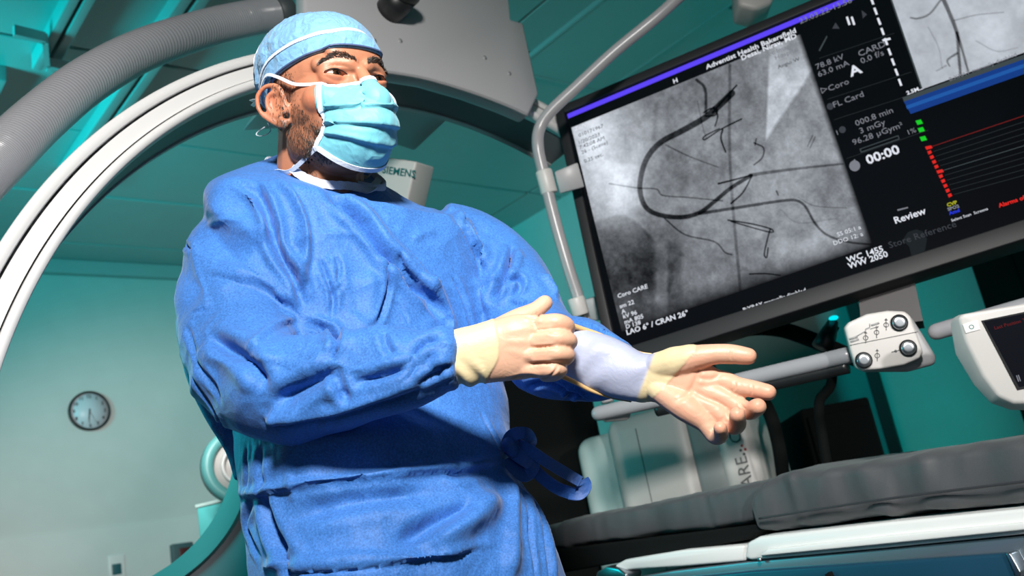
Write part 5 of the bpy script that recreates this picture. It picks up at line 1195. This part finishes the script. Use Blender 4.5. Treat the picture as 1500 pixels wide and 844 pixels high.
# ---- gloves
def latex(name):
    m = bpy.data.materials.new(name); m.use_nodes = True; nt = m.node_tree; b = nt.nodes['Principled BSDF']; L = nt.links
    a = nd(nt, 'ShaderNodeVertexColor', layer_name='tone'); tc = nd(nt, 'ShaderNodeTexCoord'); nz = nd(nt, 'ShaderNodeTexNoise', i_Scale=45.0, i_Detail=4.0); L.new(tc.outputs['Object'], nz.inputs['Vector'])
    mr = nd(nt, 'ShaderNodeMapRange', i_3=0.90, i_4=1.08); L.new(nz.outputs['Fac'], mr.inputs[0]); vm = nd(nt, 'ShaderNodeVectorMath', operation='SCALE'); L.new(a.outputs[0], vm.inputs[0]); L.new(mr.outputs[0], vm.inputs['Scale'])
    L.new(vm.outputs[0], b.inputs['Base Color']); b.inputs['Roughness'].default_value = 0.44; b.inputs['Specular IOR Level'].default_value = 0.4
    b.inputs['Subsurface Weight'].default_value = 0.10; b.inputs['Subsurface Radius'].default_value = (1, .35, .2); b.inputs['Subsurface Scale'].default_value = 0.006
    mp_ = nd(nt, 'ShaderNodeMapping'); mp_.inputs['Scale'].default_value = (1, 1, 1); L.new(tc.outputs['Object'], mp_.inputs[0])
    w1 = nd(nt, 'ShaderNodeTexNoise', i_Scale=70.0, i_Detail=5.0, i_Distortion=1.5); L.new(mp_.outputs[0], w1.inputs['Vector']); bp_ = nd(nt, 'ShaderNodeBump', i_Strength=0.30, i_Distance=0.0018); L.new(w1.outputs['Fac'], bp_.inputs['Height']); L.new(bp_.outputs[0], b.inputs['Normal'])
    return m
M_latex = latex('latex'); M_rim = mat('rolled_latex_rim', (0.62, 0.40, 0.18), 0.35, spec=0.5, sss=0.1)
def chain(rows):
    """rows: (px, py, Y, radius in photo px)"""
    c = [list(P(x, y, Y))+[r*pxm(Y)] for x, y, Y, r in rows]; k = max(14, 7*len(c)); c = crom(c, k); return tube(c[:, :3], c[:, 3], 16, dome=True)
def slab(rows, n=40, kd=.45):
    """sections of a flat hand: (px, py, Y, half height px, half depth px, lean)"""
    c = np.array([list(P(x, y, Y))+[h*pxm(Y), d*pxm(Y), l] for x, y, Y, h, d, l in rows]); c = crom(c, n); T, N, B_ = frames(c[:, :3], up=-FW); th = np.linspace(0, 2*pi, 36, endpoint=False); rs = []
    for i in range(n):
        d = norm(-FW-T[i]*(-FW @ T[i])); s = np.cross(T[i], d); l = radians(c[i, 5]); d2 = d*cos(l)+s*sin(l); s2 = -d*sin(l)+s*cos(l)
        cx = np.sign(np.cos(th))*np.abs(np.cos(th))**.85; sy = np.sign(np.sin(th))*np.abs(np.sin(th))**.85
        rs.append(c[i, :3]+cx[:, None]*d2*c[i, 4]+sy[:, None]*s2*c[i, 3])
    return loft(rs)
# right hand: fist pulling on the other glove
fist = [slab([(652, 528, 1.068, 36, 30, 0), (676, 523, 1.068, 40, 30, 0), (705, 519, 1.068, 43, 29, 0), (735, 513, 1.069, 46, 27, 0), (762, 508, 1.068, 48, 26, 0), (785, 507, 1.070, 45, 22, 0), (800, 508, 1.075, 38, 17, 0)]),
        chain([(775, 481, 1.066, 15), (792, 476, 1.058, 14.5), (816, 473, 1.053, 14), (830, 479, 1.066, 13), (823, 488, 1.09, 12), (804, 492, 1.105, 10)]),
        chain([(775, 502, 1.062, 15), (794, 499, 1.054, 14), (819, 496, 1.049, 13), (834, 500, 1.062, 12.5), (824, 508, 1.09, 11.5), (804, 512, 1.10, 10)]),
        chain([(772, 521, 1.062, 15), (792, 520, 1.056, 13.5), (817, 518, 1.051, 12.6), (831, 521, 1.064, 12), (820, 529, 1.09, 11), (803, 532, 1.10, 10)]),
        chain([(768, 539, 1.068, 14), (788, 542, 1.064, 12), (809, 541, 1.058, 11.2), (821, 542, 1.068, 10.5), (812, 549, 1.09, 10), (798, 551, 1.10, 9)]),
        chain([(722, 488, 1.082, 18), (758, 469, 1.088, 17), (784, 455, 1.092, 13), (798, 444, 1.096, 12)])]
openh = [slab([(948, 554, 1.125, 33, 25, 0), (972, 556, 1.118, 36, 25, 4), (1000, 566, 1.110, 42, 22, 8), (1026, 576, 1.106, 44, 19, 10), (1046, 583, 1.104, 38, 15, 10)]),
         chain([(962, 538, 1.112, 20), (995, 530, 1.096, 22), (1024, 523, 1.084, 18), (1048, 519, 1.079, 15), (1072, 519, 1.075, 14.5), (1096, 522, 1.070, 12.5)]),
         chain([(965, 572, 1.112, 17), (1002, 596, 1.100, 20), (1030, 616, 1.097, 16)]),
         chain([(1020, 552, 1.104, 16), (1060, 559, 1.096, 15.5), (1080, 566, 1.088, 14), (1104, 570, 1.080, 12.6), (1125, 575, 1.072, 12)]),
         chain([(1020, 568, 1.102, 16), (1058, 582, 1.094, 15), (1080, 595, 1.090, 14), (1098, 602, 1.080, 13.2), (1110, 596, 1.060, 12.6)]),
         chain([(1015, 584, 1.102, 16), (1050, 603, 1.095, 14.5), (1070, 622, 1.092, 13.5), (1080, 622, 1.075, 12.5), (1080, 608, 1.055, 11.6)]),
         chain([(1010, 600, 1.102, 15), (1034, 622, 1.096, 13.5), (1047, 639, 1.094, 12), (1056, 638, 1.077, 10.8), (1055, 627, 1.062, 9.8)])]
cone = slab([(818, 506, 1.165, 33, 30, 0), (838, 515, 1.150, 38, 33, 0), (870, 530, 1.142, 43, 35, 0), (905, 543, 1.135, 40, 32, 0), (932, 551, 1.128, 36, 29, 0), (952, 555, 1.124, 34, 26, 0)], 50)
sm = lambda x: (lambda t: t*t*(3-2*t))(np.clip(x, 0, 1))
def glove(name, parts, cfn, label, sm, dfn=None, hs=()):
    V, Fc = remesh(parts, .0015, sm, .5); V = sculpt(V, Fc, hs) if hs else V; N = normals(V, Fc)
    if dfn is not None: V = V+N*dfn(V)[:, None]
    o = meshobj(name, V, Fc, M_latex, per, label=label); attr_color(o.data, 'tone', cfn(V, N)); return o
sm = lambda x: (lambda t: t*t*(3-2*t))(np.clip(x, 0, 1))
C_cream = np.array([.68, .56, .34]); C_skin = np.array([.68, .40, .275]); C_lav = np.array([.36, .39, .52]); C_pink = np.array([.76, .31, .20])
def f_col(V, N):
    p = proj(V); edge = 724+7*np.sin((p[:, 1]-472)/26.0)-10*sm((p[:, 1]-520)/40); k = sm((edge-p[:, 0])/5+.5)[:, None]; c = C_skin*(1-k)+C_cream*k
    kn = np.zeros(len(V))
    for a in ((786, 478), (792, 500), (789, 523), (782, 542), (820, 474), (823, 497), (820, 519)): kn += np.exp(-((p[:, 0]-a[0])**2+(p[:, 1]-a[1])**2)/90.)
    return c*(1-0.03*kn[:, None])*(1, 1, 1)+kn[:, None]*np.array([.03, -.01, -.012])
def f_dsp(V):
    p = proj(V); edge = 724+7*np.sin((p[:, 1]-472)/26.0)-10*sm((p[:, 1]-520)/40); k = sm((edge-p[:, 0])/4+.5)
    wr_ = np.sin((p[:, 0]-p[:, 1]*0.32)/5.2+2*np.sin(p[:, 1]/19))*np.exp(-((p[:, 1]-556)/22.)**2); return k*(.0014+.0024*wr_*sm((715-p[:, 0])/8))
HS_F = [[([(735, 488), (765, 482), (784, 480)], .005, .0008, 'r'), ([(735, 500), (765, 501), (788, 501)], .005, .0008, 'r'), ([(738, 512), (765, 519), (784, 522)], .005, .0007, 'r'), ([(775, 488), (800, 487), (812, 486)], .004, .0022, 'v'), ([(775, 511), (800, 509), (815, 508)], .004, .0022, 'v'), ([(775, 533), (795, 531), (812, 531)], .004, .0022, 'v'),
  ([(765, 463), (785, 466), (796, 459)], .004, .002, 'v'), ([(800, 484), (806, 490), (820, 488)], .0025, .001, 'v'), ([(800, 553), (812, 546), (818, 534)], .003, .0012, 'v'), ([(740, 556), (770, 550), (795, 553)], .004, .001, 'v')]]
HS_O = [[([(1024, 536), (1020, 556), (1005, 580), (980, 592)], .006, .0012, 'v'), ([(1060, 547), (1040, 556), (1016, 552)], .005, .0009, 'v'), ([(1056, 590), (1035, 585), (1012, 572)], .005, .0007, 'v'), ([(1076, 558), (1078, 566), (1074, 574)], .0025, .0014, 'v'), ([(1101, 562), (1103, 570), (1100, 580)], .0022, .0012, 'v'),
  ([(1084, 588), (1086, 596), (1082, 604)], .0025, .0014, 'v'), ([(1072, 512), (1070, 520), (1072, 529)], .0025, .0012, 'v'), ([(1060, 605), (1062, 612), (1056, 618)], .0025, .0012, 'v'), ([(1038, 626), (1044, 632), (1040, 638)], .002, .001, 'v')]]
fg = glove('latex_glove', fist, f_col, 'cream latex glove on the pulling fist', 5, f_dsp, HS_F)
def band_s(V):   # slanted coordinate across the cream band of the open hand
    p = proj(V); t = (p[:, 1]-510)/72.; left = 962-28*np.clip(t, 0, 1.1); right = 1018-14*np.clip(t, -.2, 1.2)-46*np.clip(t, 0, 1.2)**1.3; return p, left, right
def o_col(V, N):
    p, l, r = band_s(V); kl = sm((p[:, 0]-l)/7+.5)[:, None]; kr = sm((r-p[:, 0])/5+.5)[:, None]; pal = C_skin*1.0
    c = np.tile(pal, (len(V), 1)); pk = np.zeros(len(V))
    for a, s_, w_ in (((1110, 590), 16, .9), ((1127, 574), 14, .8), ((1081, 606), 13, .8), ((1056, 626), 11, .8), ((1097, 522), 15, .8), ((1010, 600), 26, .5), ((1025, 530), 22, .45), ((1045, 570), 24, .3)): pk += w_*np.exp(-((p[:, 0]-a[0])**2+(p[:, 1]-a[1])**2)/s_**2)
    pk = np.clip(pk, 0, 1)[:, None]; c = c*(1-.6*pk)+C_pink*.6*pk
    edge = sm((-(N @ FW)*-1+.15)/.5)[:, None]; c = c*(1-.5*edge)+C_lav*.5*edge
    c = c*(1-kr)+C_cream*.97*kr; c = C_lav*(1-kl)+c*kl; return c
def o_dsp(V):
    p, l, r = band_s(V); kl = sm((p[:, 0]-l)/5+.5); kr = sm((r-p[:, 0])/4+.5); ws = np.sin((p[:, 0]*.55+p[:, 1]*.9)/6.5+1.5*np.sin(p[:, 0]/17.)); return kl*kr*(.0009+.0003*np.sin((p[:, 0]+p[:, 1]*.55)/4.))+(1-kl)*ws*.0008
og = glove('latex_glove', openh+[cone], o_col, 'open latex glove stretched sheer over the forearm', 5, o_dsp, HS_O)
otree = bvh(np.array([v.co[:] for v in og.data.vertices]), [list(p.vertices) for p in og.data.polygons])
rimr = .0022
c0r = P(654, 528, 1.068); th = np.linspace(0, 2*pi, 60)
T0 = norm(P(676, 523, 1.068)-P(652, 528, 1.068)); d0 = norm(-FW-T0*(-FW @ T0)); s0 = np.cross(T0, d0); kx = pxm(1.068)
rp_ = [c0r+(d0*cos(a)*31.5+s0*sin(a)*38.5)*kx-T0*(0.004*cos(a)-.000) for a in th]; meshobj('rolled_rim', *tube(rp_, rimr, 10), M_rim, fg)
meshobj('cuff_skirt', *loft([np.array([c0r+T0*t+(d0*cos(a)*(31.5-w_)+s0*sin(a)*(38.5-w_))*kx for a in th[:-1]]) for t, w_ in ((0, 0), (.010, .4), (.02, 1.0))], True, False), mat('cream_latex', tuple(C_cream)+(1,), .45), fg)
r1 = crom([P(826, 473, 1.112), P(850, 481, 1.125), P(880, 491, 1.132), P(908, 504, 1.13), P(936, 516, 1.127), P(955, 519, 1.125)], 60)
meshobj('rolled_rim', *tube(r1, np.linspace(.0036, .0010, 60), 10), M_rim, og)
r2 = crom([P(818, 549, 1.115), P(842, 560, 1.12), P(865, 572, 1.13), P(895, 582, 1.14), P(925, 588, 1.14)], 50)
meshobj('rolled_rim', *tube(r2, np.linspace(.0034, .0014, 50), 10), M_rim, og)
# shoes and trouser legs below the frame
M_scrub = fabric('dark_scrub_cloth', (0.02, 0.06, 0.16), crumple=.4)
for s in (1, -1):
    a = bp(s*.09, -.02, 0); meshobj('trouser_leg', *tube([bp(s*.09, 0, .62), bp(s*.092, .0, .35), bp(s*.095, -.01, .09)], [.085, .078, .075], 24), M_scrub, per)
    sv = [a+FF*f+FR*r_*s+ZZ*z for f, r_, z in ()]; e_ = ellipsoid((0, 0, 0), (.048, .135, .055), 24); v = np.array(e_[0]); v[:, 2] = np.where(v[:, 2] < -.0, np.maximum(v[:, 2], -.030), v[:, 2]*1.2*(1-.5*np.clip(v[:, 1]/.135, 0, 1))); v = v @ np.array([FR, FF, ZZ])+a+FF*.055+ZZ*.030
    meshobj('shoe', v, e_[1], M_black, per)
